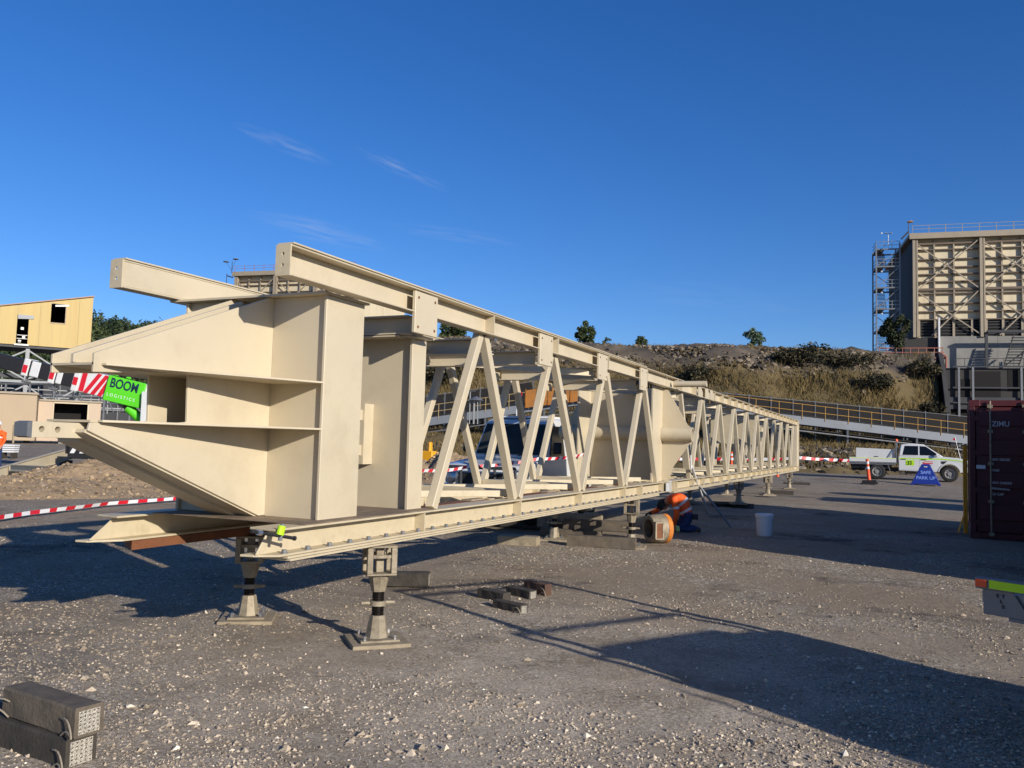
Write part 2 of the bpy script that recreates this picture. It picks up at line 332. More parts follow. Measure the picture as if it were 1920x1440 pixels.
# ================================================================== SETTING: ground
def ground_material():
    M = bpy.data.materials.new('yard_gravel'); M.use_nodes = True; t = M.node_tree; b = t.nodes['Principled BSDF']; L = t.links.new
    b.inputs['Roughness'].default_value = .92; b.inputs['Specular IOR Level'].default_value = .25
    g = t.nodes.new('ShaderNodeNewGeometry')
    def noise_(sc_, det=6, rough=.6, out=0):
        n = t.nodes.new('ShaderNodeTexNoise'); n.inputs['Scale'].default_value = sc_; n.inputs['Detail'].default_value = det; n.inputs['Roughness'].default_value = rough; L(g.outputs['Position'], n.inputs['Vector']); return n.outputs[out]
    def rng_(x, a, b_, c=0, d=1):
        n = t.nodes.new('ShaderNodeMapRange'); L(x, n.inputs[0]); n.inputs[1].default_value = a; n.inputs[2].default_value = b_; n.inputs[3].default_value = c; n.inputs[4].default_value = d; return n.outputs[0]
    def mixc(f, a, b_):
        n = t.nodes.new('ShaderNodeMix'); n.data_type = 'RGBA'
        if hasattr(f, 'links'): L(f, n.inputs[0])
        else: n.inputs[0].default_value = f
        for i, x in ((6, a), (7, b_)):
            if hasattr(x, 'links'): L(x, n.inputs[i])
            else: n.inputs[i].default_value = lin(x)+(1,)
        return n.outputs[2]
    def mul(a, b_):
        n = t.nodes.new('ShaderNodeMath'); n.operation = 'MULTIPLY'; L(a, n.inputs[0])
        if hasattr(b_, 'links'): L(b_, n.inputs[1])
        else: n.inputs[1].default_value = b_
        return n.outputs[0]
    def vor(sc_, out='Color', f='F1'):
        n = t.nodes.new('ShaderNodeTexVoronoi'); n.inputs['Scale'].default_value = sc_; n.feature = f; L(g.outputs['Position'], n.inputs['Vector']); return n.outputs[out]
    # fine stone chips: each cell its own tone
    def bw(x):
        n = t.nodes.new('ShaderNodeSeparateColor'); L(x, n.inputs[0]); return n.outputs[0]
    v1 = bw(vor(95)); v2 = bw(vor(42)); v3 = bw(vor(210))
    chip = mixc(rng_(v1, .15, .95), (120, 108, 92), (202, 186, 161))
    chip2 = mixc(rng_(v2, .86, .9), chip, (226, 216, 200))
    chip3 = mixc(rng_(v3, .1, .2), (88, 80, 69), chip2)
    fines = mixc(rng_(noise_(60, 8), .3, .7), (134, 119, 100), (174, 156, 132))
    big = noise_(.55, 5, .55)
    base = mixc(rng_(big, .42, .6), fines, chip3)
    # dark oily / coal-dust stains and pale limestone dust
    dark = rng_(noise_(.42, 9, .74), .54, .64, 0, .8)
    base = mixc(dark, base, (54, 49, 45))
    mpt = t.nodes.new('ShaderNodeMapping'); mpt.inputs['Rotation'].default_value = (0, 0, .35); mpt.inputs['Scale'].default_value = (.16, 1.5, 1); L(g.outputs['Position'], mpt.inputs[0])
    ntr = t.nodes.new('ShaderNodeTexNoise'); ntr.inputs['Scale'].default_value = 1.0; ntr.inputs['Detail'].default_value = 6; ntr.inputs['Roughness'].default_value = .6; L(mpt.outputs[0], ntr.inputs['Vector'])
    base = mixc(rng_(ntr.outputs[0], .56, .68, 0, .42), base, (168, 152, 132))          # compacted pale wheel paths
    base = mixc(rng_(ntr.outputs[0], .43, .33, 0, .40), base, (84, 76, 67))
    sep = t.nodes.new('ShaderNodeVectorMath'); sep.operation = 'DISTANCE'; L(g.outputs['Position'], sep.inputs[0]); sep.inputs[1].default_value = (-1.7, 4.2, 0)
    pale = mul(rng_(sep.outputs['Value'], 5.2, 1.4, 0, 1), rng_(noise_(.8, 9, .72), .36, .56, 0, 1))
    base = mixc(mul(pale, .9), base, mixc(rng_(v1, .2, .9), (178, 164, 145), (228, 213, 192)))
    # farther out: compacted dark seal
    far = t.nodes.new('ShaderNodeVectorMath'); far.operation = 'LENGTH'; L(g.outputs['Position'], far.inputs[0])
    base = mixc(rng_(far.outputs['Value'], 14, 30, 0, .55), base, mixc(rng_(noise_(1.5, 8, .7), .3, .7), (112, 104, 93), (146, 135, 120)))
    L(base, b.inputs['Base Color'])
    hgt = t.nodes.new('ShaderNodeMath'); hgt.operation = 'ADD'; L(mul(rng_(vor(95, 'Distance'), 0, .8, 1, 0), .55), hgt.inputs[0]); L(mul(noise_(46, 9, .75), 3.0), hgt.inputs[1])
    h2 = t.nodes.new('ShaderNodeMath'); h2.operation = 'ADD'; L(hgt.outputs[0], h2.inputs[0]); L(mul(rng_(noise_(9, 7, .7), .35, .7), 1.6), h2.inputs[1])
    bp = t.nodes.new('ShaderNodeBump'); bp.inputs['Strength'].default_value = .9; bp.inputs['Distance'].default_value = .013
    L(h2.outputs[0], bp.inputs['Height']); L(bp.outputs[0], b.inputs['Normal'])
    return M
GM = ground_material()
def lines(fine0, fine1, step, grow, lo, hi):
    a = list(np.arange(fine0, fine1+1e-6, step)); d = step; x = a[-1]
    while x < hi: d *= grow; x += d; a.append(x)
    d = step; x = a[0]; p = []
    while x > lo: d *= grow; x -= d; p.append(x)
    return np.array(p[::-1]+a)
SL = lines(-6.5, 6.5, .075, 1.12, -1800, 1800); TL = lines(1.6, 15, .06, 1.12, -300, 2600)
def relief(X, Y):
    v = Vector((X, Y, 0)); a = noise.noise(v*.9)*.014+noise.noise(v*2.7+Vector((5, 3, 1)))*.009+noise.noise(v*7)*.004
    return a*.9
def ground():
    S, T = np.meshgrid(SL, TL); XY = RIGHT0[:2][None, None]*S[..., None]+np.array([-math.sin(YAW), math.cos(YAW)])[None, None]*T[..., None]
    Z = np.interp(T, GT, GZ); R = np.zeros_like(Z)
    near = (T < 40) & (T > 0) & (np.abs(S) < 25)
    for i, j in zip(*np.where(near)): R[i, j] = relief(*XY[i, j])
    V = np.concatenate([XY.reshape(-1, 2), (Z+R-.004).reshape(-1, 1)], 1)
    ns, ntt = len(SL), len(TL); I = np.arange(ns*ntt).reshape(ntt, ns)
    F = np.stack([I[:-1, :-1], I[:-1, 1:], I[1:, 1:], I[1:, :-1]], -1).reshape(-1, 4)
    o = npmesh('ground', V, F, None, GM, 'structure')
    o.data.polygons.foreach_set('use_smooth', [True]*len(o.data.polygons)); return o
ground()

# ================================================================== SETTING: embankment behind the yard
def sm(a, b, x): x = np.clip((x-a)/(b-a), 0, 1); return x*x*(3-2*x)
def bank_z(s, t):
    g = np.interp(t, GT, GZ)
    wig = 1.6*np.sin(s*.21)+1.1*np.sin(s*.53+1)
    low = 1.7*sm(49+wig*.4, 56+wig*.4, t)
    high = 9.5*sm(63+wig, 81+wig*.6, t)**.85+1.0*sm(84, 110, t)
    e = sm(-26, -13, s)
    return g-.25+(low+high)*e
def bank():
    ss = np.concatenate([np.arange(-34, -20, 2), np.arange(-20, 1e-6, .6), np.linspace(.5, 1, 70)*0+np.linspace(.6, 34, 70)]); ts = np.concatenate([np.arange(48, 86, .55), np.arange(86, 180, 5)])
    S, T = np.meshgrid(ss, ts)
    S = np.where(S > 0, S*np.clip((33.2+.45*(T-64))/34, .7, 1.35), S); Z = bank_z(S, T)      # splayed wing wall at the right-hand end
    for i in range(Z.shape[0]):
        for j in range(Z.shape[1]):
            if T[i, j] > 50 and Z[i, j] > .3: Z[i, j] += .55*noise.noise(Vector((S[i, j]*.35, T[i, j]*.35, 0)))+.28*noise.noise(Vector((S[i, j]*1.1, T[i, j]*1.1, 4)))
    XY = RIGHT0[:2][None, None]*S[..., None]+np.array([-math.sin(YAW), math.cos(YAW)])[None, None]*T[..., None]
    V = np.concatenate([XY.reshape(-1, 2), Z.reshape(-1, 1)], 1); I = np.arange(Z.size).reshape(Z.shape)
    F = np.stack([I[:-1, :-1], I[:-1, 1:], I[1:, 1:], I[1:, :-1]], -1).reshape(-1, 4)
    # skirt on the retained right-hand end
    k = I[:, -1]; base = len(V); sk = V[k].copy(); sk[:, 2] = -1; V = np.concatenate([V, sk])
    F = np.concatenate([F, np.stack([k[:-1], base+np.arange(len(k)-1), base+np.arange(1, len(k)), k[1:]], -1)])
    C = np.zeros((len(V), 3)); cols = [np.array(lin(c)) for c in ((112, 96, 66), (86, 76, 52), (112, 101, 86), (66, 61, 57))]
    for i, p in enumerate(V):
        n1 = noise.noise(Vector((p[0]*.18, p[1]*.18, p[2]*.3)))*.5+.5; n2 = noise.noise(Vector((p[0]*.7, p[1]*.7, p[2]*.9)))*.5+.5
        c = cols[0]*(1-n1)+cols[1]*n1
        top = np.clip((p[2]-7.6-1.2*n2)/1.2, 0, 1)*np.clip((p[2]-3), 0, 1)
        c = c*(1-top)+(cols[2]*n2+cols[3]*(1-n2))*top
        C[i] = c*(.75+.5*n2)
    o = npmesh('embankment', V, F, C, vcol_mat('embankment_soil', .95, .8, 2.5), 'structure')
    o.data.polygons.foreach_set('use_smooth', [True]*len(o.data.polygons))
bank()
def bz(s, t): return float(bank_z(np.array(float(s)), np.array(float(t))))

def grass():
    n = 120000
    s = rng.uniform(-16, 41, n); t = rng.uniform(49.5, 82, n)
    keep = np.array([noise.noise(Vector((a*.22, b*.3, 9)))+.25*noise.noise(Vector((a*.9, b*.9, 2))) > -.30 for a, b in zip(s, t)])
    bench = (t > 57.5) & (t < 62); keep &= ~bench; keep &= ~((bank_z(s, t) > 8.0+.5*np.sin(s*.5)) & (rng.random(n) < .8)); keep &= s < 33.0+.45*(t-64)
    s, t = s[keep], t[keep]; n = len(s)
    z = bank_z(s, t); ok = z > .5; s, t, z = s[ok], t[ok], z[ok]; n = len(s)
    upper = z > 9.2; hgt = rng.uniform(.35, .95, n)*np.where(upper, .6, 1)*np.where(t < 58, .7, 1); wd = rng.uniform(.016, .04, n)
    XY = RIGHT0[:2][None]*s[:, None]+np.array([-math.sin(YAW), math.cos(YAW)])[None]*t[:, None]
    a = rng.uniform(0, 2*math.pi, n); lean = rng.uniform(.1, .9, n)*hgt; la = rng.uniform(0, 2*math.pi, n)
    base = np.concatenate([XY, z[:, None]-.12], 1); d = np.stack([np.cos(a)*wd, np.sin(a)*wd, np.zeros(n)], 1)
    tip = base+np.stack([np.cos(la)*lean, np.sin(la)*lean, hgt], 1); mid = base*.45+tip*.55; mid[:, 2] += hgt*.08
    V = np.stack([base-d, base+d, mid+d*.7, tip, mid-d*.7], 1).reshape(-1, 3); F = np.arange(5*n).reshape(n, 5)
    c0 = np.array(lin((146, 122, 82))); c1 = np.array(lin((94, 86, 52))); c2 = np.array(lin((112, 98, 64)))
    k = np.array([noise.noise(Vector((x*.12, y*.12, 3)))*.5+.5 for x, y in XY])+rng.uniform(-.25, .25, n)
    C = (c0[None]*np.clip(1-k, 0, 1)[:, None]+c1[None]*np.clip(k, 0, 1)[:, None])*rng.uniform(.6, 1.15, n)[:, None]; C = C*.7+c2[None]*.3
    o = npmesh('grass', V, F, np.repeat(C, 5, 0), vcol_mat('dry_grass', .9), 'stuff'); tag(o, 'dry olive grass covering the embankment behind the girder', 'grass')
grass()
def rocks(name, spots, label, cat, cols, kind='stuff'):
    """joined lumps: spots = list of (x,y,z,r)"""
    ic = np.array([(0, 0, 1), (.894, 0, .447), (.276, .851, .447), (-.724, .526, .447), (-.724, -.526, .447), (.276, -.851, .447), (.724, .526, -.447), (-.276, .851, -.447), (-.894, 0, -.447), (-.276, -.851, -.447), (.724, -.526, -.447), (0, 0, -1)])
    fi = np.array([(0, 1, 2), (0, 2, 3), (0, 3, 4), (0, 4, 5), (0, 5, 1), (1, 6, 2), (2, 7, 3), (3, 8, 4), (4, 9, 5), (5, 10, 1), (6, 7, 2), (7, 8, 3), (8, 9, 4), (9, 10, 5), (10, 6, 1), (11, 7, 6), (11, 8, 7), (11, 9, 8), (11, 10, 9), (11, 6, 10)])
    P = np.array([q[:3] for q in spots]); r = np.array([q[3] for q in spots]); n = len(P)
    V = ic[None]*(1+rng.uniform(-.32, .32, (n, 12, 1)))*r[:, None, None]*np.stack([rng.uniform(.7, 1.35, n), rng.uniform(.7, 1.2, n), rng.uniform(.45, .85, n)], 1)[:, None, :]
    a = rng.uniform(0, 6.28, n); ca, sa = np.cos(a)[:, None], np.sin(a)[:, None]
    V = np.stack([V[..., 0]*ca-V[..., 1]*sa, V[..., 0]*sa+V[..., 1]*ca, V[..., 2]], -1)+P[:, None, :]
    F = (fi[None]+12*np.arange(n)[:, None, None]).reshape(-1, 3)
    cl = np.array([lin(c) for c in cols]); C = cl[rng.integers(0, len(cl), n)]*rng.uniform(.7, 1.2, n)[:, None]
    o = npmesh(name, V.reshape(-1, 3), F, np.repeat(C, 12, 0), vcol_mat(name+'_stone', .9, .3, 120), kind)
    return tag(o, label, cat)
sp = []
for i in range(2600):
    s = random.uniform(-12, 32); t = random.choice([random.uniform(49.5, 57), random.uniform(74, 84), random.uniform(64, 82)])
    if noise.noise(Vector((s*.2, t*.2, 20))) < -.05 and t < 74: continue
    p = st(s, t); sp.append((p[0], p[1], bz(s, t), random.choice([.1, .14, .2, .3])*random.uniform(.6, 1.2)))
for i in range(240):
    s = random.uniform(17, 23); t = random.uniform(50.5, 56); p = st(s, t); sp.append((p[0], p[1], bz(s, t)+.05, random.uniform(.12, .34)))
for i in range(2600):
    s = random.uniform(-10, 36); t = random.uniform(72.5, 84)
    if bz(s, t) < 7.8: continue
    p = st(s, t); sp.append((p[0], p[1], bz(s, t)+.05, random.choice([.1, .14, .2, .26])*random.uniform(.6, 1.3)))
rocks('bank_rocks', sp, 'grey and tan rubble stones strewn over the grassy embankment', 'rocks', [(124, 112, 96), (100, 91, 81), (136, 124, 106), (76, 70, 63), (62, 57, 52)])
# tan haul-road bank on the skyline
mb = MB(); top = [(150, 74), (30, 88), (-10, 92)]
pts = []
for i in range(40):
    s = -8+i*1.25; hgt = .75*math.sin(min(1, i/12)*1.57)*min(1, (39-i)/9)+.12*noise.noise(Vector((s*.3, 0, 0)))
    pts.append((s, max(.05, hgt)))
for (s0, h0), (s1, h1) in zip(pts[:-1], pts[1:]):
    rows = []
    for s, h in ((s0, h0), (s1, h1)):
        a, b_, c, d = st(s, 92), st(s, 95), st(s, 101), st(s, 105); zb = bz(s, 95)-.4
        rows.append([(a[0], a[1], zb), (b_[0], b_[1], zb+.9+h), (c[0], c[1], zb+.9+h), (d[0], d[1], zb)])
    mb.add(rows[0]+rows[1], [(0, 4, 5, 1), (1, 5, 6, 2), (2, 6, 7, 3)])
build('haul_road_bank', mb, mat('tan_fill', (176, 160, 132), .95, var=.12, scale=.6, bump=.3, bscale=3), smooth=True, kind='structure')

# ================================================================== far wooded hill
def far_hill():
    mb = MB(); xs = np.arange(-200, 760, 20); t0 = 620
    prof = lambda x: 808-604-max(0, 165-x)*.35-max(0, x-175)*.17+3*math.sin(x*.05)
    ys = []
    P = []
    for x in xs:
        hpx = max(20, prof(x)); z = hpx/FPX*t0+HC
        p = dep(x, 808, t0); q = dep(x, 808, t0-170); P.append((Vector((q[0], q[1], 0)), Vector((p[0], p[1], z)), Vector((p[0]*1.15, p[1]*1.15, 0))))
    for a, b_ in zip(P[:-1], P[1:]):
        mb.add([a[0], b_[0], b_[1], a[1], a[2], b_[2]], [(0, 1, 2, 3), (3, 2, 5, 4)])
    build('wooded_hill', mb, mat('hill_green', (48, 58, 38), .95, var=.3, scale=.05), kind='structure')
    # canopy: clumps of leaf faces over the slope
    V = []; C = []; cl = [np.array(lin(c)) for c in ((58, 72, 44), (44, 56, 38), (76, 84, 52))]
    for k in range(1500):
        i = random.uniform(4, len(P)-20); j = int(i); f = i-j; u = random.random()**.7
        lo = P[j][0].lerp(P[j+1][0], f); hi = P[j][1].lerp(P[j+1][1], f); c = lo.lerp(hi, u)
        r = random.uniform(3.0, 5.5); col = random.choice(cl)*random.uniform(.7, 1.2); cz = c.z+r*random.uniform(.5, 1.6)
        for q in range(26):
            d = Vector((random.gauss(0, 1), random.gauss(0, 1), random.gauss(.3, 1))).normalized(); p = Vector((c.x, c.y, cz))+d*r*random.uniform(.6, 1.0)
            a = Vector((random.gauss(0, 1), random.gauss(0, 1), random.gauss(0, 1))).normalized()*1.5; b_ = d.cross(a).normalized()*1.4
            V += [p-a, p+b_, p+a]; C += [col*random.uniform(.75, 1.25)]*3
    V = np.array([tuple(v) for v in V]); F = np.arange(len(V)).reshape(-1, 3)
    o = npmesh('hill_forest', V, F, np.array(C), vcol_mat('forest_leaf', .9), 'stuff'); tag(o, 'dark green forest on the far hill beside the yellow shed', 'forest')
far_hill()

# ================================================================== THE GIRDER
XN, XF, XC = -3.70, -5.10, -4.40
TN, TF = -3.635, -5.16                      # top chord centres
Y0, YS, YE = 4.31, 14.72, 36.6
G = thing('conveyor_gantry', (XC, Y0, 0.745), 'long cream-painted steel truss girder resting on screw jacks', 'girder')
def gp(name, mb, M=cream, parent=None, **k): return build(name, mb, M, parent or G, world=True, **k)
BOLT = None
def bolts(parent, pts, r=.021, h=.026, M=galvd, axis='z'):
    """hexagon bolt heads sharing one mesh"""
    b = MB(); b.lathe([(0, 0), (r*1.5, 0), (r*1.5, .004), (r, .005), (r, h), (0, h)], 6, axis=axis)
    me = bpy.data.meshes.new('bolt'); me.from_pydata(b.v, [], b.f); me.materials.append(M)
    Mi = root_matrix(parent).inverted()
    for p in pts:
        o = link('bolt', me, parent); o.location = Mi @ Vector(p)
# --- bottom chords
for sgn, x in ((1, XN), (-1, XF)):
    for ya, yb in ((Y0, YS), (YS+.012, YE)):
        mb = MB(); fl = .112
        first = ya == Y0
        zb0, zb1, zt0, zt1 = .783, .798, .950, .965
        if first:
            mb.prism([(x-fl, ya+.01, zt0), (x+fl, ya-.01, zt0), (x+fl, yb, zt0), (x-fl, yb, zt0)], (0, 0, zt1-zt0))
            q = .07 if sgn > 0 else .16; mb.prism([(x-fl, ya-q, zb0), (x-.02, ya-q+.02, zb0), (x+fl, ya+.05, zb0), (x+fl, yb, zb0), (x-fl, yb, zb0)], (0, 0, zb1-zb0))
            mb.prism([(x-.006, ya-q+.015, zb1), (x-.006, yb, zb1), (x-.006, yb, zt0), (x-.006, ya+.06, zt0)], (.012, 0, 0))
        else:
            mb.box(x-fl, x+fl, ya, yb, zt0, zt1); mb.box(x-fl, x+fl, ya, yb, zb0, zb1); mb.box(x-.006, x+.006, ya, yb, zb1, zt0)
        ch = gp('bottom_chord', mb, cream2, bevel=.003)
        # layered rail plates bolted below
        pm = MB()
        if sgn > 0:
            pm.box(x-.11, x+.120, ya+(.12 if first else .25), yb-(.8 if first else 0), .765, .781)
            pm.box(x-.11, x+.126, ya+(.14 if first else .25), yb-(.8 if first else 0), .748, .763)
            gp('rail_plate', pm, cream2, ch, bevel=.002)
        else:
            pm.prism([(x-.1, ya+.25, .716), (x+.12, ya+.12, .716), (x+.12, yb, .716), (x-.1, yb, .716)], (0, 0, .065)); gp('rail_plate', pm, rust, ch, label='bare rusty plate bolted under the far bottom chord')
        # web stiffeners
        ys = [6.20, 8.22, 10.12, 12.05, 12.95, 14.28, 14.6] if first else [15.05, 15.3]+[16.7+1.02*k for k in range(19)]
        for yy in ys:
            s2 = MB(); s2.box(x+.008, x+fl-.012, yy, yy+.014, zb1+.001, zt0-.001); s2.box(x-fl+.012, x-.008, yy, yy+.014, zb1+.001, zt0-.001); gp('stiffener', s2, cream2, ch)
        if sgn > 0:
            if first: pts = [(x+.078, 4.44+.2425*k, zb1) for k in range(41) if not any(abs(4.44+.2425*k-q) < .05 for q in ys)]
            else: pts = [(x+.078, 16.5+.16*k, zb1) for k in range(90) if k % 7 < 5]
            bolts(ch, pts, r=.019, h=.024)
# chord splice plates at the joint between the two girder sections
for x in (XN, XF):
    mb = MB(); mb.box(x-.12, x+.124, YS-.02, YS+.03, .77, .975); mb.box(x+.118, x+.128, YS-.35, YS-.13, .80, .945)
    gp('splice_plate', mb, white)
# --- top chords
for sgn, x in ((1, TN), (-1, TF)):
    for ya, yb in ((Y0, YS), (YS+.012, YE)):
        mb = MB(); mb.box(x-.058, x+.058, ya+.012, yb, 2.802, 2.815); mb.box(x-.058, x+.058, ya+.012, yb, 2.608, 2.62); wx = x-sgn*.048; mb.box(wx-.006, wx+.006, ya+.012, yb, 2.62, 2.802)
        ch = gp('top_chord', mb, cream, bevel=.003)
        if ya == Y0:
            e = MB(); e.holed((x-.06, ya, 2.606), (0, 0, 1), (1, 0, 0), .208, .12, .012, [(.07, .06, .012), (.145, .06, .012)]); gp('end_plate', e, cream2, ch)
            ys = [7.4, 9.15, 11.08, 13.1]
        else: ys = [15.2, 15.5]+[16.75+.98*k for k in range(20)]
        for yy in ys:
            s2 = MB(); s2.box(*sorted((x-sgn*.041, x+sgn*.055)), yy, yy+.012, 2.621, 2.801); gp('stiffener', s2, cream, ch)
        # flat cover strip on top (walkway rail seat)
        if ya == Y0:
            c2 = MB(); c2.box(x-.062, x+.070, ya+.02, 13.0, 2.817, 2.829); gp('cover_strip', c2, cream, ch, bevel=.002)
# gusset plates on the outside of the near top chord
for yc, w2 in ((6.07, .185), (8.76, .19), (10.80, .185), (12.86, .185)):
    mb = MB(); mb.box(-3.600, -3.570, yc-w2, yc+w2, 2.44, 2.785)
    gpl = gp('gusset_plate', mb, cream, bevel=.003)
    bolts(gpl, [(-3.572, yc+a*(w2-.05), z) for a in (-1, 1) for z in (2.49, 2.735)], r=.009, h=.008, M=rust, axis='x')
    mb = MB(); mb.box(-5.225, -5.205, yc-w2, yc+w2, 2.44, 2.785); gp('gusset_plate', mb, cream)
# --- truss diagonals
bot1 = [6.40, 8.26, 10.28, 12.20, 14.16]; top1 = [7.33, 9.20, 11.20, 13.17]
bot2 = [16.72]+[18.72+1.97*k for k in range(9)]; top2 = [15.76]+[17.75+1.97*k for k in range(10)]
def diag(x, ya, za, yb, zb, wd=.088):
    mb = MB(); p = Vector((x, ya, za)); q = Vector((x, yb, zb)); d = (q-p).normalized()
    t = .010; up = Vector((1, 0, 0))
    # angle-like closed section: broad outer face and returned leg
    mb.beam(p, q, wd, wd*.9, up); return gp('diagonal', mb, cream, bevel=.004)
for x in (XN+.01, XF-.01):
    seq = []
    for i in range(4):
        seq.append((bot1[i]+.06, top1[i]-.045)); seq.append((bot1[i+1]-.06, top1[i]+.055))
    seq.append((16.72-.06, 15.76+.05))
    for i in range(10): seq.append((bot2[i]+.055, top2[i+1]-.045)); 
    for i in range(1, 10): seq.append((bot2[i]-.055, top2[i]+.05))
    for b_, t_ in seq: diag(x, b_, .966, t_, 2.607)
# end posts at the far end
for x in (XN, XF):
    mb = MB(); mb.box(x-.1, x+.1, 36.05, 36.58, .966, 2.606); mb.box(x-.115, x+.135, 36.58, 36.61, .75, 2.82); gp('end_post', mb, cream)
# --- cross beams and bracing
for k, yc in enumerate([6.07, 7.6, 8.76, 10.80, 12.86]+[15.76+1.97*i for i in range(11)]):
    mb = MB(); mb.ibeam((TF+.075, yc, 2.525), (TN-.075, yc, 2.525), .15, .16, .012, .01); gp('cross_beam', mb, cream)
tops = [6.07, 8.76, 10.80, 12.86, 15.76]+[15.76+1.97*i for i in range(1, 11)]
for k in range(len(tops)-1):
    a, b_ = (TF+.1, TN-.1) if k % 2 else (TN-.1, TF+.1)
    mb = MB(); mb.beam((a, tops[k]+.12, 2.49), (b_, tops[k+1]-.12, 2.49), .10, .012); mb.beam((a, tops[k]+.12, 2.53), (b_, tops[k+1]-.12, 2.53), .01, .07); gp('top_bracing', mb, cream)
for k, yc in enumerate(bot1+bot2+[36.2]):
    if yc > 14 and yc < 15: continue
    mb = MB(); mb.prism([(XF+.04, yc-.06, .985), (XN-.17, yc-.06, .985), (XN-.06, yc-.02, .985), (XN-.06, yc+.06, .985), (XF+.04, yc+.06, .985)], (0, 0, .075)); gp('floor_beam', mb, cream2, bevel=.004)
bb = bot1[:-1]+[13.7]
for k in range(len(bb)-1):
    mb = MB(); mb.prism([(XF+.05, bb[k]+.1, .986), (XN-.22, bb[k+1]-.32, .986), (XN-.08, bb[k+1]-.2, .986), (XN-.12, bb[k+1]-.1, .986), (XF+.05, bb[k]+.26, .986)], (0, 0, .068)); gp('floor_bracing', mb, cream2, bevel=.004)
    mb = MB(); mb.box(XN-.26, XN-.115, bb[k]+.3, bb[k+1]-.35, .952, .968); gp('packing_strip', mb, rust)
    mb = MB(); mb.box(XN-.245, XN-.13, bb[k+1]-.75, bb[k+1]-.45, .969, .983); gp('packing_strip', mb, timber_l)
for k in range(len(bot2)-1):
    mb = MB(); mb.prism([(XF+.05, bot2[k]+.1, .986), (XN-.22, bot2[k+1]-.32, .986), (XN-.08, bot2[k+1]-.2, .986), (XF+.05, bot2[k]+.26, .986)], (0, 0, .06)); gp('floor_bracing', mb, cream2)
# --- near-end head: two columns, forked prow plates, shelves
colm = {}
for x0, x1, sg in ((-3.745, -3.720, 1), (-5.080, -5.055, -1)):
    mb = MB(); mb.box(x0, x1, 4.91, 5.385, .968, 2.588); colm[sg] = gp('column_flange', mb, cream, bevel=.004)
mb = MB(); mb.box(-4.228, -3.747, 4.945, 4.961, .972, 2.588); gp('column_web', mb, cream)
mb = MB(); mb.box(-5.053, -4.602, 4.945, 4.961, .972, 2.588); gp('column_web', mb, cream)
mb = MB(); mb.box(-4.228, -3.747, 5.33, 5.346, .972, 2.588); gp('column_web', mb, cream)
mb = MB(); mb.box(-5.053, -4.602, 5.33, 5.346, .972, 2.588); gp('column_web', mb, cream)
def prow(x, th, M=cream, upper=True, lower=True):
    def pr(poly, nm): gp(nm, MB().prism([(x, a, b_) for a, b_ in poly], (th, 0, 0)), M, bevel=.003)
    pr([(3.42, 2.012), (3.42, 1.900), (4.02, 1.943), (4.14, 1.943), (4.15, 1.635), (4.02, 1.622), (3.42, 1.606), (3.408, 1.560), (4.88, .975), (5.36, .975), (5.36, 2.588), (4.895, 2.588)], 'prow_plate')
prow(-4.250, .020); prow(-4.602, .020)
gp('prow_plate', MB().prism([(-4.432, a, b_) for a, b_ in [(3.42, 2.012), (3.42, 1.960), (4.8, 1.960), (4.8, 2.55)]], (.03, 0, 0)), cream, bevel=.003)
mb = MB(); mb.prism([(-4.60, 3.42, 1.944), (-4.235, 3.42, 1.944), (-4.235, 4.94, 1.944), (-4.60, 4.94, 1.944)], (0, 0, .014)); gp('prow_shelf', mb, cream)
for z in (1.944, 1.610):
    mb = MB(); mb.prism([(-4.228, 3.47, z), (-4.19, 3.47, z), (-3.722, 4.905, z), (-3.75, 4.943, z), (-4.228, 4.943, z)], (0, 0, .014)); gp('corner_shelf', mb, cream, bevel=.002)
    mb = MB(); mb.prism([(-4.604, 3.47, z), (-4.64, 3.47, z), (-5.083, 4.905, z), (-5.05, 4.943, z), (-4.604, 4.943, z)], (0, 0, .014)); gp('corner_shelf', mb, cream, bevel=.002)
mb = MB(); mb.prism([(-4.60, 3.42, 1.608), (-4.235, 3.42, 1.608), (-4.235, 4.14, 1.608), (-4.60, 4.14, 1.608)], (0, 0, .014)); gp('prow_shelf', mb, cream2)
# sloping underside flange of the lower prow (two laps)
mb = MB(); mb.prism([(-4.61, 3.405, 1.568), (-4.61, 4.90, .974), (-4.61, 4.90, .955), (-4.61, 3.40, 1.549)], (.359, 0, 0)); gp('underside_flange', mb, cream)
mb = MB(); mb.prism([(-4.60, 3.50, 1.512), (-4.60, 4.88, .962), (-4.60, 4.88, .942), (-4.60, 3.50, 1.492)], (.19, 0, 0)); gp('underside_flange', mb, cream)
# drilled eye plate at the tip
ey = MB(); ey.holed((-4.435, 3.135, 1.514), (0, 1, 0), (0, 0, 1), .33, .089, .105, [(.058, .047, .0175), (.157, .046, .0175)], N=24)
ey.prism([(-4.435, 3.466, 1.514), (-4.435, 3.466, 1.603), (-4.435, 3.9, 1.603), (-4.435, 3.62, 1.50)], (.105, 0, 0))
eye = gp('eye_plate', ey, cream, bevel=.004)
gp('eye_end', MB().prism([(-4.437, 3.133, 1.512), (-4.437, 3.104, 1.52), (-4.437, 3.104, 1.597), (-4.437, 3.133, 1.605)], (.109, 0, 0)), galvd, eye, label='bare grey end of the eye plate')
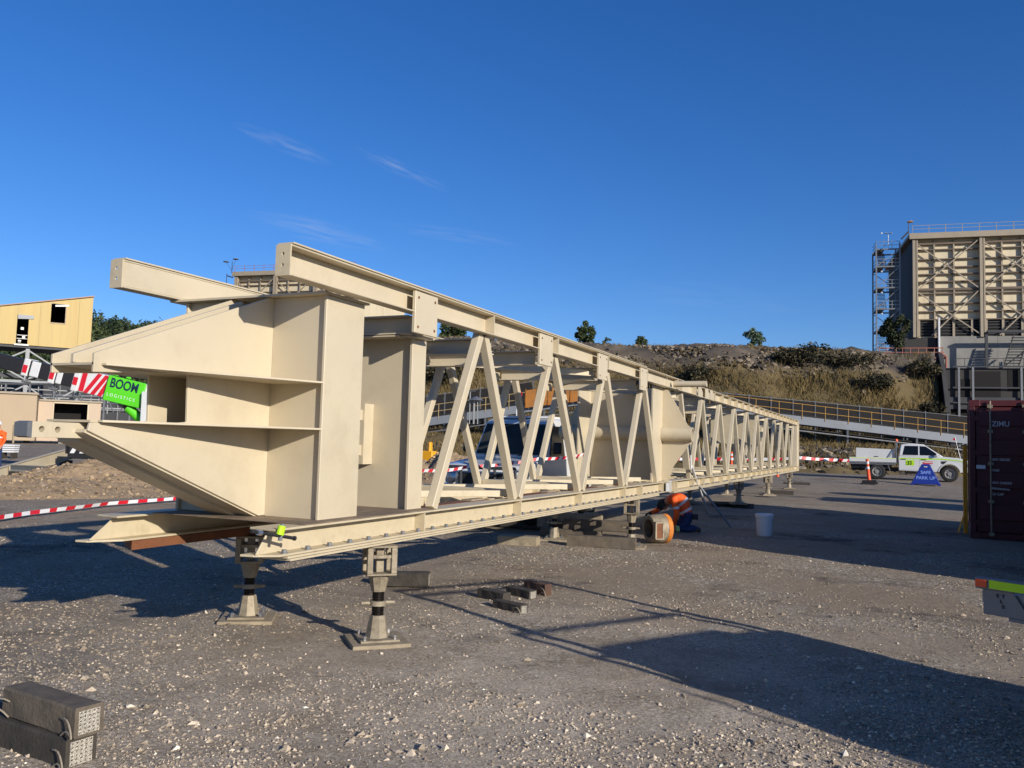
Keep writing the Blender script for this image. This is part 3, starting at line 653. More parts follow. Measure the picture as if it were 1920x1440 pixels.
# cap plate over the columns, header, bulkhead
mb = MB(); mb.box(-5.20, -3.70, 4.86, 5.42, 2.590, 2.606); gp('cap_plate', mb, cream)
mb = MB(); mb.box(-5.05, -3.79, 6.19, 6.206, .972, 2.44); gp('bulkhead_plate', mb, cream)
mb = MB(); mb.box(-3.79, -3.62, 6.10, 6.30, 2.425, 2.438); mb.box(-5.15, -3.80, 6.0, 6.3, 2.426, 2.438); gp('bulkhead_cap', mb, cream)
for x in (-3.765, -5.055):
    mb = MB(); mb.box(x, x+.028, 6.14, 6.37, .968, 2.424); gp('bulkhead_post', mb, cream, bevel=.003)
mb = MB(); mb.box(-4.26, -4.14, 6.05, 6.188, 1.34, 1.86); gp('bulkhead_bracket', mb, cream)
for z in (1.76, 1.46):
    mb = MB(); mb.box(-4.30, -4.16, 5.95, 6.049, z-.045, z+.045); gp('bulkhead_bracket', mb, cream)
mb = MB(); mb.box(-5.0, -3.60, 4.62, 6.4, .967, .972); gp('deck_plate', mb, dust_top)
# --- mid-girder pivot frame with trunnion tube and flared plates
for x in (-3.748, -5.08):
    mb = MB(); mb.box(x, x+.026, 13.97, 14.66, .968, 2.605); gp('pivot_post', mb, cream)
mb = MB(); mb.box(-5.052, -3.75, 14.63, 14.648, .972, 2.60); gp('pivot_panel', mb, cream)
for sg, x in ((1, 0), (-1, 2*XC)):
    pol = [(-3.720, 2.588), (-3.63, 2.57), (-3.275, 1.955), (-3.20, 1.90), (-3.20, 1.68), (-3.52, 1.22), (-3.60, .972), (-3.720, .972)]
    mb = MB(); mb.prism([((a if sg > 0 else x-a), 14.63, b_) for a, b_ in pol], (0, .022, 0)); gp('pivot_wing', mb, cream)
def annulus(mb, x0, x1, y, z, r, r2, n=28):
    mb.lathe([(r2, x0), (r, x0), (r, x1), (r2, x1), (r2, x0)], n, (0, y, z), 'x')
mb = MB(); annulus(mb, -5.62, -3.18, 14.60, 1.79, .125, .105); gp('trunnion_tube', mb, cream, smooth=True)
mb = MB(); annulus(mb, -3.61, -3.02, 14.98, 2.70, .055, .045, 18); mb.tube((-3.05, 14.98, 2.70), (-3.03, 14.98, 2.70), .045, 18); gp('stub_pipe', mb, cream, smooth=True)
for y in (16.9, 17.6, 18.1):
    mb = MB(); mb.prism([(-3.585, y, 2.80), (-3.585, y+.22, 2.82), (-3.585, y+.42, 2.70), (-3.585, y+.42, 2.60), (-3.585, y, 2.60)], (.014, 0, 0)); gp('lug_plate', mb, cream)
for y in (22.4, 26.3):
    mb = MB(); mb.box(-4.4, -3.8, y, y+.02, 1.7, 2.5); gp('inner_panel', mb, cream2)

# ================================================================== JACKS
def make_jack(name, label, group, loc, rot, top, pad=.22, M=grim):
    J = thing(name, loc, label, 'jack', rot, group)
    zt = top-loc[2]
    mb = MB(); mb.box(-pad, pad, -pad, pad, -.01, .022); build('ground_plate', mb, timber_l if M is grim else galv, J, bevel=.004)
    mb = MB(); mb.box(-.15, .15, -.15, .15, .0225, .04); bp_ = build('base_plate', mb, M, J, bevel=.003)
    b = MB(); b.lathe([(0, 0), (.016, 0), (.016, .03), (0, .032)], 6)
    me = bpy.data.meshes.new('bolt'); me.from_pydata(b.v, [], b.f); me.materials.append(chrome)
    for a in (-1, 1):
        for c in (-1, 1):
            o = link('bolt', me, bp_); o.location = (a*.115, c*.115, .04)
    mb = MB(); mb.lathe([(.0, .0405), (.095, .0405), (.085, .07), (.062, .20), (.058, .205), (0, .205)], 4 if False else 8); build('base_cone', mb, M, J)
    mb = MB(); prof = [(0, .2051)]; z = .2051; zs = zt-.36+.0
    while z < zs:
        prof += [(.047, z), (.047, z+.008), (.043, z+.010), (.043, z+.014)]; z += .016
    prof.append((0, z)); mb.lathe(prof, 14); build('screw', mb, black_screw, J)
    zc = .205+(zs-.205)*.5
    mb = MB(); mb.lathe([(.05, zc-.02), (.066, zc-.018), (.066, zc+.018), (.05, zc+.02)], 12); mb.tube((-.05, 0, zc), (-.13, 0, zc), .017, 8, .013); mb.tube((.05, 0, zc), (.13, 0, zc), .017, 8, .013); build('collar', mb, M, J, smooth=True)
    mb = MB(); mb.lathe([(0, zs), (.056, zs), (.062, zs+.03), (.085, zs+.125), (.085, zs+.13), (0, zs+.13)], 8); build('top_cone', mb, M, J)
    h0 = zs+.1305; h1 = zt-.003; mb = MB(); w2 = .115
    mb.box(-w2, w2, -w2, w2, h0, h0+.016); mb.box(-w2, w2, -w2, w2, h1-.016, h1)
    for a in (-1, 1):
        for c in (-1, 1): mb.box(a*w2-.0, a*w2-a*.045, c*w2, c*w2-c*.045, h0+.016, h1-.016) if True else None
    hm = (h0+h1)/2+.03
    for a in (-1, 1):
        mb.box(-w2+.045, w2-.045, a*(w2-.018)-.012, a*(w2-.018)+.012, hm-.014, hm+.014); mb.box(a*(w2-.018)-.012, a*(w2-.018)+.012, -w2+.045, w2-.045, hm-.014, hm+.014)
    mb.box(-.03, .03, -.03, .03, h0+.016, h1-.016)
    build('head_frame', mb, M, J, bevel=.004)
    return J
Jg = 'screw jacks under the girder'
def jack(x, y, label, rot=.25, top=.745, lift=0.0, pad=.22, M=grim):
    return make_jack('screw_jack', label, Jg, (x, y, gz(x, y)+lift), rot, top, pad, M)
jack(-3.64, 5.60, 'grimy screw jack under the near corner of the girder, nearest the camera', .78)
jack(-5.02, 5.72, 'screw jack under the far bottom chord beneath the forked prow', .6, .713)
jack(-3.70, 12.72, 'screw jack under the girder beside the timber sleepers', .2, .745)
jack(-5.05, 12.9, 'screw jack on the far side of the girder behind the timber sleepers', .3, .713)
jack(-3.70, 22.6, 'screw jack standing on packers, first beyond the kneeling worker', .3, .745, .10)
jack(-5.05, 22.9, 'far-side screw jack opposite the first one beyond the worker', .3, .713, .05)
jack(-3.70, 28.2, 'screw jack second from the far end of the girder', .4, .745, .06)
jack(-5.05, 28.4, 'far-side screw jack opposite the second from the far end', .4, .713, .0)
jack(-3.70, 34.3, 'screw jack under the far end of the girder beside a dark sleeper', .2, .745, .02)

# ================================================================== TIMBERS AND LOOSE GEAR
def sleeper(loc, L, w_, h, rotz, M, label, cat='timber', group='loose timber sleepers', plate=False, rope=None, tilt=0, name='timber_sleeper'):
    """length along local x, origin at the middle of the underside"""
    T = thing(name, loc, label, cat, rotz, group)
    if tilt: T.rotation_euler = (tilt, 0, rotz)
    mb = MB(); n = 7; k = random.random()*50
    xs = [-L/2+L*i/n for i in range(n+1)]; c = min(w_, h)*.07
    ring = lambda x: [(x, a+random.uniform(-.004, .004), b_+random.uniform(-.003, .003)) for a, b_ in ((-w_/2+c, 0), (w_/2-c, 0), (w_/2, c), (w_/2, h-c), (w_/2-c, h), (-w_/2+c, h), (-w_/2, h-c), (-w_/2, c))]
    vs_ = sum([ring(x) for x in xs], []); fs = [(i*8+j, i*8+(j+1) % 8, (i+1)*8+(j+1) % 8, (i+1)*8+j) for i in range(n) for j in range(8)]+[tuple(range(7, -1, -1)), tuple(range(n*8, n*8+8))]
    fs = [f[::-1] if len(f) == 4 else f for f in fs]; fs = [tuple(reversed(f)) for f in fs]
    mb.add(vs_, fs); b = build('beam', mb, M, T)
    if plate:
        for s in (-1, 1):
            p = MB(); p.box(s*L/2-(0 if s > 0 else .004), s*L/2+(.004 if s > 0 else 0), -w_*.36, w_*.36, h*.12, h*.88)
            pl = build('nail_plate', p, nailplate, T)
            d = MB()
            for i in range(5):
                for j in range(6):
                    y = -w_*.3+w_*.6*i/4; z = h*.18+h*.64*j/5; x = s*(L/2+.005); d.add([(x, y-.004, z-.003), (x, y+.005, z-.001), (x, y+.004, z+.004), (x, y-.005, z+.002)], [(0, 1, 2, 3)])
            build('punched_teeth', d, timber_d, pl)
    if rope:
        for s in rope:
            r = MB(); P = []
            for i in range(13):
                a = math.pi*i/12; P.append((s*(L/2-.08+.13*math.sin(a)), -w_/2-.012-.03*math.sin(a), h*.62-.9*h*i/12*.6+.02*math.sin(3*a)))
            r.path(P, .0042, 6); build('rope_handle', r, rope_pale, T, smooth=True)
    return T
# two stacked packers in the near left corner
sleeper((-3.86, 2.90, -.012), .78, .155, .145, rad(-5), timber_d, 'dark lower packer of the two stacked in the near left corner', plate=True, rope=(1,), group='timber packers')
sleeper((-3.735, 2.905, .134), .60, .145, .14, rad(-6.5), timber, 'grey upper packer with punched end plate in the near left corner', plate=True, rope=(1, -1), group='timber packers')
# three small packers lying in the open
p = onG(952, 1142); sleeper((p.x+.03, p.y-.02, -.012), .36, .10, .085, rad(-20), timber_d, 'dark packer with white end plate, nearest of three on open gravel', plate=True, rope=(1,), group='timber packers')
p = onG(938, 1128); sleeper((p.x-.10, p.y+.06, -.008), .36, .11, .10, rad(-20), timber_d, 'grey-green packer lying left in the small heap on open gravel', group='timber packers')
p = onG(975, 1122); sleeper((p.x-.04, p.y+.12, -.008), .34, .11, .09, rad(-22), timber_d, 'brown packer in the middle of the small heap on open gravel', group='timber packers', plate=True)
p = onG(992, 1118); sleeper((p.x+.0, p.y+.22, -.008), .32, .09, .12, rad(-24), mat('brown_timber', (86, 62, 48), .85, var=.3, scale=8, bump=.2), 'rust-stained upright packer at the right of the small heap', group='timber packers', rope=(1,))
# sleepers under the girder
for px, py, dx, dy, dz, L, w_, h, rz, M, lab in (
    (1120, 1028, 0, .2, -.01, 1.05, .2, .17, 10, timber, 'brown sleeper at the bottom of the pile beside the jack'),
    (1108, 1016, 0, .30, .16, 1.10, .2, .17, 9, timber, 'brown sleeper on top of the pile beside the jack'),
    (1050, 1016, 0, .5, -.01, 1.0, .22, .17, 6, timber, 'shaded lower sleeper behind the pile beside the jack'),
    (1050, 1003, 0, .7, .16, 1.0, .2, .16, 7, timber_l, 'pale green-marked sleeper lying on the shaded one'),
    (965, 1022, 0, .15, -.02, .62, .24, .15, 8, timber_l, 'rounded pale block at the left end of the sleepers'),
    (990, 1000, -.2, .7, .02, 1.2, .2, .16, 4, timber_d, 'dark painted sleeper in the shadow under the girder'),
    (1005, 1004, 0, .3, .12, .2, .2, .2, 20, timber_l, 'small pale offcut standing on the dark sleeper'),
    (1090, 985, 0, .6, .0, .3, .25, .2, 12, conc, 'pale concrete block behind the sleepers'),
    (1000, 992, -.3, 1.0, .0, 1.4, .2, .16, -4, timber_d, 'long dark sleeper at the back under the girder')):
    p = onG(px, py); sleeper((p.x+dx, p.y+dy, gz(p.x, p.y)+dz), L, w_, h, rad(rz), M, lab, plate=False)
p = onG(712, 1105); sleeper((p.x+.1, p.y+.35, -.005), .5, .17, .15, rad(25), timber_d, 'dark packer with end plate behind the nearest jack', plate=True, group='timber packers')
for px, py, L, rz, lab, M in ((1385, 952, .5, -20, 'dark packer at the foot of the first jack beyond the worker', timber_d), (1455, 926, .9, 8, 'dark sleeper at the foot of the second jack from the far end', timber_d), (1488, 909, 1.1, 6, 'dark sleeper by the jack at the far end', timber_d)):
    p = onG(px, py); sleeper((p.x+.12, p.y, p.z-.01), L, .2, .13, rad(rz), M, lab)
p = onG(1383, 950); sleeper((p.x-.35, p.y-.25, p.z-.01), .55, .2, .12, rad(35), timber_d, 'tilted dark block leaning before the first jack beyond the worker', tilt=.25)
# stillson wrench hanging on the near chord end with lime tape
W = thing('pipe_wrench', (-3.66, 4.36, .93), 'steel wrench with lime tape clamped on the near end of the bottom chord', 'wrench')
a = Vector(onX(470, 996, -3.60)); b = Vector(onX(550, 1009, -3.52))
mb = MB(); mb.tube(a, b, .011, 8); mb.tube(b, b+(b-a)*.05, .015, 8); build('bar', mb, blackp, W, world=True)
mb = MB(); c = a.lerp(b, .68); mb.tube(c+Vector((0, 0, -.03)), c+Vector((0, .02, .075)), .014, 8); build('jaw', mb, galvd, W, world=True)
mb = MB(); mb.tube(c+Vector((0, -.005, .005)), c+Vector((0, .015, .06)), .024, 10); build('lime_tape', mb, lime, W, world=True)
mb = MB(); mb.tube(a.lerp(b, .15), a.lerp(b, .25), .017, 8); build('collar', mb, chrome, W, world=True)
# white bucket
p = onG(1433, 1004)
B = thing('bucket', (p.x, p.y, p.z-.004), 'white lidded plastic bucket standing in shade right of the worker', 'bucket')
mb = MB(); mb.lathe([(0, 0), (.128, 0), (.132, .01), (.148, .335), (.148, .34)], 28); build('pail', mb, white_pl, B, smooth=True)
mb = MB(); mb.lathe([(.149, .315), (.158, .318), (.158, .335), (.152, .337), (.163, .345), (.163, .388), (.155, .396), (.14, .388), (0, .388)], 28); build('lid', mb, white_pl, B, smooth=True)
mb = MB(); mb.path([(.16*math.cos(t), .16*math.sin(t)*.4-.05, .30-.12*math.sin(t)) for t in [math.pi*i/10 for i in range(11)]], .004); build('handle', mb, galv, B)
# props leaning on the bottom chord
a = onG(1328, 962); b = onX(1297, 875, -3.56)
mb = MB(); mb.tube(a-Vector((0, 0, .02)), Vector(b), .026, 10); mb.tube(Vector(b)-Vector((.01, 0, .05)), Vector(b)+Vector((-.02, -.02, .22)), .014, 8); single('prop_pole', mb, white_pl, 'bright white steel prop leaning on the girder beside the worker', 'prop', smooth=True)
a = onG(1372, 988); b = onX(1312, 912, -3.56)
mb = MB(); mb.tube(a-Vector((0, 0, .02)), Vector(b), .024, 10); single('prop_pole', mb, galvd, 'dull grey steel prop leaning right of the white one', 'prop', smooth=True)

# ================================================================== PEOPLE
def skin_body(name, chains, root, parent, assign, mats, sub=2):
    """one continuous skinned figure: chains = lists of (point, radius); shared points are merged"""
    verts, rad_, edges, idx = [], [], [], {}
    def vid(p, r):
        k = tuple(round(c, 3) for c in p)
        if k not in idx: idx[k] = len(verts); verts.append(p); rad_.append(r)
        return idx[k]
    for ch in chains:
        ids = [vid(p, r) for p, r in ch]
        edges += [(a, b_) for a, b_ in zip(ids[:-1], ids[1:])]
    me = bpy.data.meshes.new(name); me.from_pydata(verts, edges, [])
    o = link(name, me)
    sk = o.modifiers.new('skin', 'SKIN'); sk.use_smooth_shade = True
    if not me.skin_vertices: pass
    for i, v in enumerate(me.skin_vertices[0].data):
        r = rad_[i]; v.radius = (r, r) if not isinstance(r, tuple) else r; v.use_root = (i == idx[tuple(round(c, 3) for c in root)])
    sb = o.modifiers.new('sub', 'SUBSURF'); sb.levels = sub; sb.render_levels = sub
    dg = bpy.context.evaluated_depsgraph_get(); me2 = bpy.data.meshes.new_from_object(o.evaluated_get(dg)); bpy.data.objects.remove(o)
    me2.name = name; me2.materials.clear()
    for M in mats: me2.materials.append(M)
    for p in me2.polygons: p.material_index = assign(p.center); p.use_smooth = True
    return link(name, me2, parent)
def seg_assign(segs):
    """segs: (a, b, material index); nearest wins"""
    S = [(Vector(a), Vector(b_), k) for a, b_, k in segs]
    def f(c):
        best = (9, 0)
        for a, b_, k in S:
            d = b_-a; t = max(0, min(1, (c-a).dot(d)/max(1e-9, d.length_squared))); best = min(best, ((c-(a+d*t)).length, k))
        return best[1]
    return f
def hand(V, wrist, dirn, up, r=.009):
    """five bent fingers rooted in the palm; returns chains"""
    d = Vector(dirn).normalized(); u = Vector(up).normalized(); s = d.cross(u).normalized(); w0 = Vector(wrist)
    palm = w0+d*.05; ch = [[(tuple(w0), .024), (tuple(palm), (.034))]]
    for i, L in enumerate((.07, .08, .075, .06)):
        b0 = palm+s*(-.028+.019*i)+d*.03; k1 = b0+d*L*.5-u*L*.12; k2 = k1+d*L*.3-u*L*.35
        ch.append([(tuple(palm), .034), (tuple(b0), .0105), (tuple(k1), r), (tuple(k2), r*.85)])
    t0 = w0+d*.025-s*.035; t1 = t0+d*.035-s*.018-u*.012; t2 = t1+d*.03-u*.015
    ch.append([(tuple(palm), .034), (tuple(t0), .012), (tuple(t1), .0105), (tuple(t2), .009)])
    return ch
# kneeling worker under the girder (local x = towards photo right, y = away, z up)
kp = onG(1283, 998)
Wk = thing('person', (kp.x-.10, kp.y+.05, kp.z), 'worker in orange hi-vis shirt and navy trousers kneeling under the girder', 'person', YAW)
pel = (.20, .0, .30); knL = (-.05, -.10, .07); knR = (-.04, .14, .07); anL = (.30, -.12, .07); anR = (.31, .13, .07)
sp1 = (.10, 0, .46); sp2 = (-.02, .01, .60); chest = (-.13, .01, .63); neck = (-.235, .06, .53); head = (-.29, .09, .46)
shL = (-.14, -.19, .60); elL = (-.10, -.24, .34); wrL = (-.14, -.16, .13)
shR = (-.16, .20, .58); elR = (-.33, .16, .40); wrR = (-.50, .04, .335)
hL = hand(None, wrL, (-.35, .1, -.9), (-.9, 0, .3)); hR = hand(None, wrR, (-.8, -.25, -.15), (0, 0, 1))
ch = [[(pel, .15), (sp1, .155), (sp2, .165), (chest, .165), (neck, .062), (head, .10), ((-.335, .10, .41), .082)],
      [(pel, .15), ((.13, -.10, .19), .105), (knL, .075), ((.15, -.12, .06), .06), (anL, .045), ((.37, -.12, .03), .035)],
      [(pel, .15), ((.13, .12, .19), .105), (knR, .075), ((.15, .14, .06), .06), (anR, .045), ((.38, .14, .03), .035)],
      [(chest, .165), (shL, .075), (elL, .055), (wrL, .038)], [(chest, .165), (shR, .075), (elR, .055), (wrR, .038)]]+hL+hR
ch[5][0] = (wrL, .038); 
segs = [(pel, (.13, -.10, .19), 1), (pel, (.13, .12, .19), 1), ((.24, 0, .3), (.2, 0, .26), 1), ((.13, -.10, .19), knL, 1), ((.13, .12, .19), knR, 1), (knL, anL, 1), (knR, anR, 1), ((.28, -.12, .06), (.42, -.12, .03), 3), ((.29, .13, .06), (.42, .14, .03), 3),
        (sp1, chest, 0), (shL, elL, 0), (shR, elR, 0), (elL, wrL, 0), (elR, wrR, 0), ((.12, 0, .42), (.12, 0, .42), 0), (neck, head, 2), (head, (-.345, .10, .40), 2), (tuple(Vector(wrL)+Vector((-.02, 0, -.05))), tuple(Vector(wrL)+Vector((-.05, .02, -.16))), 4), (tuple(Vector(wrR)+Vector((-.03, 0, -.02))), tuple(Vector(wrR)+Vector((-.16, -.06, -.05))), 4)]
skin_body('body', ch, pel, Wk, seg_assign(segs), [hivis, jeans, skin, boot, blackp])
def band(parent, a, b_, t, r, wdt, M, nm):
    """reflective tape: the strip of the body surface inside a slab across the limb, lifted a few millimetres"""
    body = [c for c in parent.children if c.name.startswith('body')][0].data
    a = Vector(a); b_ = Vector(b_); c = a.lerp(b_, t); d = (b_-a).normalized(); bm = bmesh.new(); bm.from_mesh(body)
    for co, no in ((c-d*wdt/2, -d), (c+d*wdt/2, d)): bmesh.ops.bisect_plane(bm, geom=bm.verts[:]+bm.edges[:]+bm.faces[:], plane_co=co, plane_no=no, clear_outer=True)
    bmesh.ops.delete(bm, geom=[v for v in bm.verts if ((v.co-c)-d*(v.co-c).dot(d)).length > r], context='VERTS')
    bm.normal_update()
    for v in bm.verts: v.co += v.normal*.006
    me = bpy.data.meshes.new(nm); bm.to_mesh(me); bm.free(); me.materials.clear(); me.materials.append(M)
    for p in me.polygons: p.material_index = 0
    return link(nm, me, parent)
band(Wk, sp1, sp2, .55, .24, .05, reflect, 'reflective_band'); band(Wk, shL, elL, .6, .10, .045, reflect, 'reflective_band'); band(Wk, elR, wrR, .25, .10, .045, reflect, 'reflective_band'); band(Wk, pel, sp1, .75, .22, .04, reflect, 'reflective_band')
mb = MB(); mb.lathe([(.112, -.03), (.11, .02), (.085, .075), (.04, .1), (0, .105)], 16); mb.xf(Matrix.Translation((-.30, .09, .475)) @ Matrix.Rotation(rad(-50), 4, 'Y')); build('cap', mb, cap_d, Wk, smooth=True)
mb = MB(); mb.box(.20, .30, -.19, -.13, .24, .34); build('tool_pouch', mb, cap_d, Wk, bevel=.01)
mb = MB(); mb.box(-.10, -.02, -.17, -.05, .02, .12); build('knee_pad', mb, limepale, Wk, bevel=.02, seg=2)
# rusty cast housing the worker steadies
hp = onG(1232, 1018)
D = thing('rusty_housing', (hp.x, hp.y, hp.z-.006), 'rusty grey cast housing stood on edge under the worker\'s hand', 'housing', YAW+.35)
mb = MB(); rg = .235
mb.lathe([(.15, -.16), (.205, -.16), (.225, -.06), (.232, .06), (.232, .09), (.19, .09), (.185, .02), (.15, -.16)], 26, (0, 0, rg+.005), 'x'); build('shell', mb, grim, D, smooth=True)
mb = MB(); mb.lathe([(.19, .091), (.238, .091), (.236, .165), (.20, .172), (.16, .17), (.155, .10), (.19, .091)], 26, (0, 0, rg+.005), 'x'); build('rusty_flange', mb, rust_br, D, smooth=True)
mb = MB(); mb.lathe([(0, -.02), (.185, -.02)], 26, (0, 0, rg+.005), 'x'); build('inner_disc', mb, rust, D)
mb = MB(); mb.box(-.15, -.02, -.240, -.18, rg-.13, rg+.11); build('side_window', mb, rust, D)
mb = MB()
for z in (rg-.14, rg+.12): mb.box(-.16, -.01, -.247, -.19, z-.012, z+.012)
for x in (-.16, -.03): mb.box(x-.012, x+.012, -.248, -.188, rg-.14, rg+.12)
build('window_rim', mb, grim, D)
# man at the far left edge
pp = onG(-9, 881)
Ps = thing('person', (pp.x, pp.y, pp.z), 'person in orange shirt and blue jeans cut by the left edge', 'person', YAW)
ch = [[((0, 0, .95), .15), ((0, .02, 1.15), .15), ((0, .04, 1.38), .17), ((0, .02, 1.52), .065), ((0, -.01, 1.62), .095), ((0, -.02, 1.72), .08)],
      [((0, 0, .95), .15), ((-.10, 0, .85), .105), ((-.11, -.02, .48), .075), ((-.11, .03, .09), .05), ((-.11, -.12, .04), .04)],
      [((0, 0, .95), .15), ((.10, 0, .85), .105), ((.12, .02, .48), .075), ((.13, .06, .09), .05), ((.14, -.09, .04), .04)],
      [((0, .04, 1.38), .17), ((-.21, .03, 1.36), .075), ((-.27, 0, 1.10), .055), ((-.20, -.18, .96), .038)], [((0, .04, 1.38), .17), ((.21, .03, 1.36), .075), ((.27, .02, 1.10), .055), ((.24, -.12, .90), .038)]]
ch += hand(None, (-.20, -.18, .96), (.2, -.8, -.5), (0, -.4, .9)); ch += hand(None, (.24, -.12, .90), (0, -.4, -.9), (.9, 0, 0))
segs = [((0, 0, .92), (-.10, 0, .85), 1), ((0, 0, .92), (.10, 0, .85), 1), ((-.1, 0, .85), (-.11, .03, .13), 1), ((.1, 0, .85), (.13, .06, .13), 1), ((-.11, .03, .05), (-.11, -.14, .04), 3), ((.13, .06, .05), (.14, -.11, .04), 3), ((0, 0, 1.03), (0, .04, 1.38), 0), ((-.21, .03, 1.36), (-.27, 0, 1.1), 0), ((.21, .03, 1.36), (.27, .02, 1.1), 0), ((-.27, 0, 1.1), (-.2, -.18, .98), 0), ((.27, .02, 1.1), (.24, -.12, .94), 0), ((0, .02, 1.54), (0, -.02, 1.72), 2), ((-.18, -.25, .92), (-.18, -.3, .88), 2), ((.24, -.16, .84), (.24, -.18, .76), 2)]
skin_body('body', ch, (0, 0, .95), Ps, seg_assign(segs), [hivis, jeans, skin, boot])
band(Ps, (0, .02, 1.15), (0, .04, 1.38), .2, .20, .05, reflect, 'reflective_band')
mb = MB(); mb.lathe([(.125, 0), (.12, .05), (.09, .11), (0, .14)], 16, (0, -.01, 1.69)); mb.lathe([(.12, 0), (.16, -.01), (.16, -.004), (.12, .006)], 16, (0, -.02, 1.69)); build('hard_hat', mb, white_pl, Ps, smooth=True)

# ================================================================== VEHICLES
def wheel(parent, x, y, r=.385, w_=.26, rimM=None, side=1):
    """side = +1 outer face towards +y"""
    wh = bpy.data.objects.new('wheel', None); COL.objects.link(wh); wh.parent = parent; wh.location = (x, y, r)
    mb = MB(); h = w_/2
    mb.lathe([(r*.60, -h), (r*.9, -h), (r*.985, -h*.75), (r, -h*.4), (r, h*.4), (r*.985, h*.75), (r*.9, h), (r*.60, h)], 28, axis='y'); build('tyre', mb, rubber, wh, smooth=True)
    mb = MB(); s = side
    mb.lathe([(r*.60, -h*.8), (r*.60, s*h*.9), (r*.55, s*h*.95), (r*.50, s*h*.55), (r*.25, s*h*.45), (r*.22, s*h*.8), (0, s*h*.8)], 24, axis='y'); build('rim', mb, rimM or chrome, wh, smooth=True)
    mb = MB()
    for i in range(8):
        a = 2*math.pi*i/8; mb.tube((r*.38*math.cos(a), s*h*.50, r*.38*math.sin(a)), (r*.38*math.cos(a), s*h*.56, r*.38*math.sin(a)), r*.07, 8)
    build('rim_hole', mb, blackp, wh, kind='stuff')
    return wh
def arch_profile(pts, cx, cr, cz, n=10, a0=180, a1=0):
    return [(cx+cr*math.cos(rad(a0+(a1-a0)*i/n)), cz+cr*math.sin(rad(a0+(a1-a0)*i/n))) for i in range(n+1)]
rimw = mat('steel_rim', (148, 144, 138), .5, .2, var=.1)
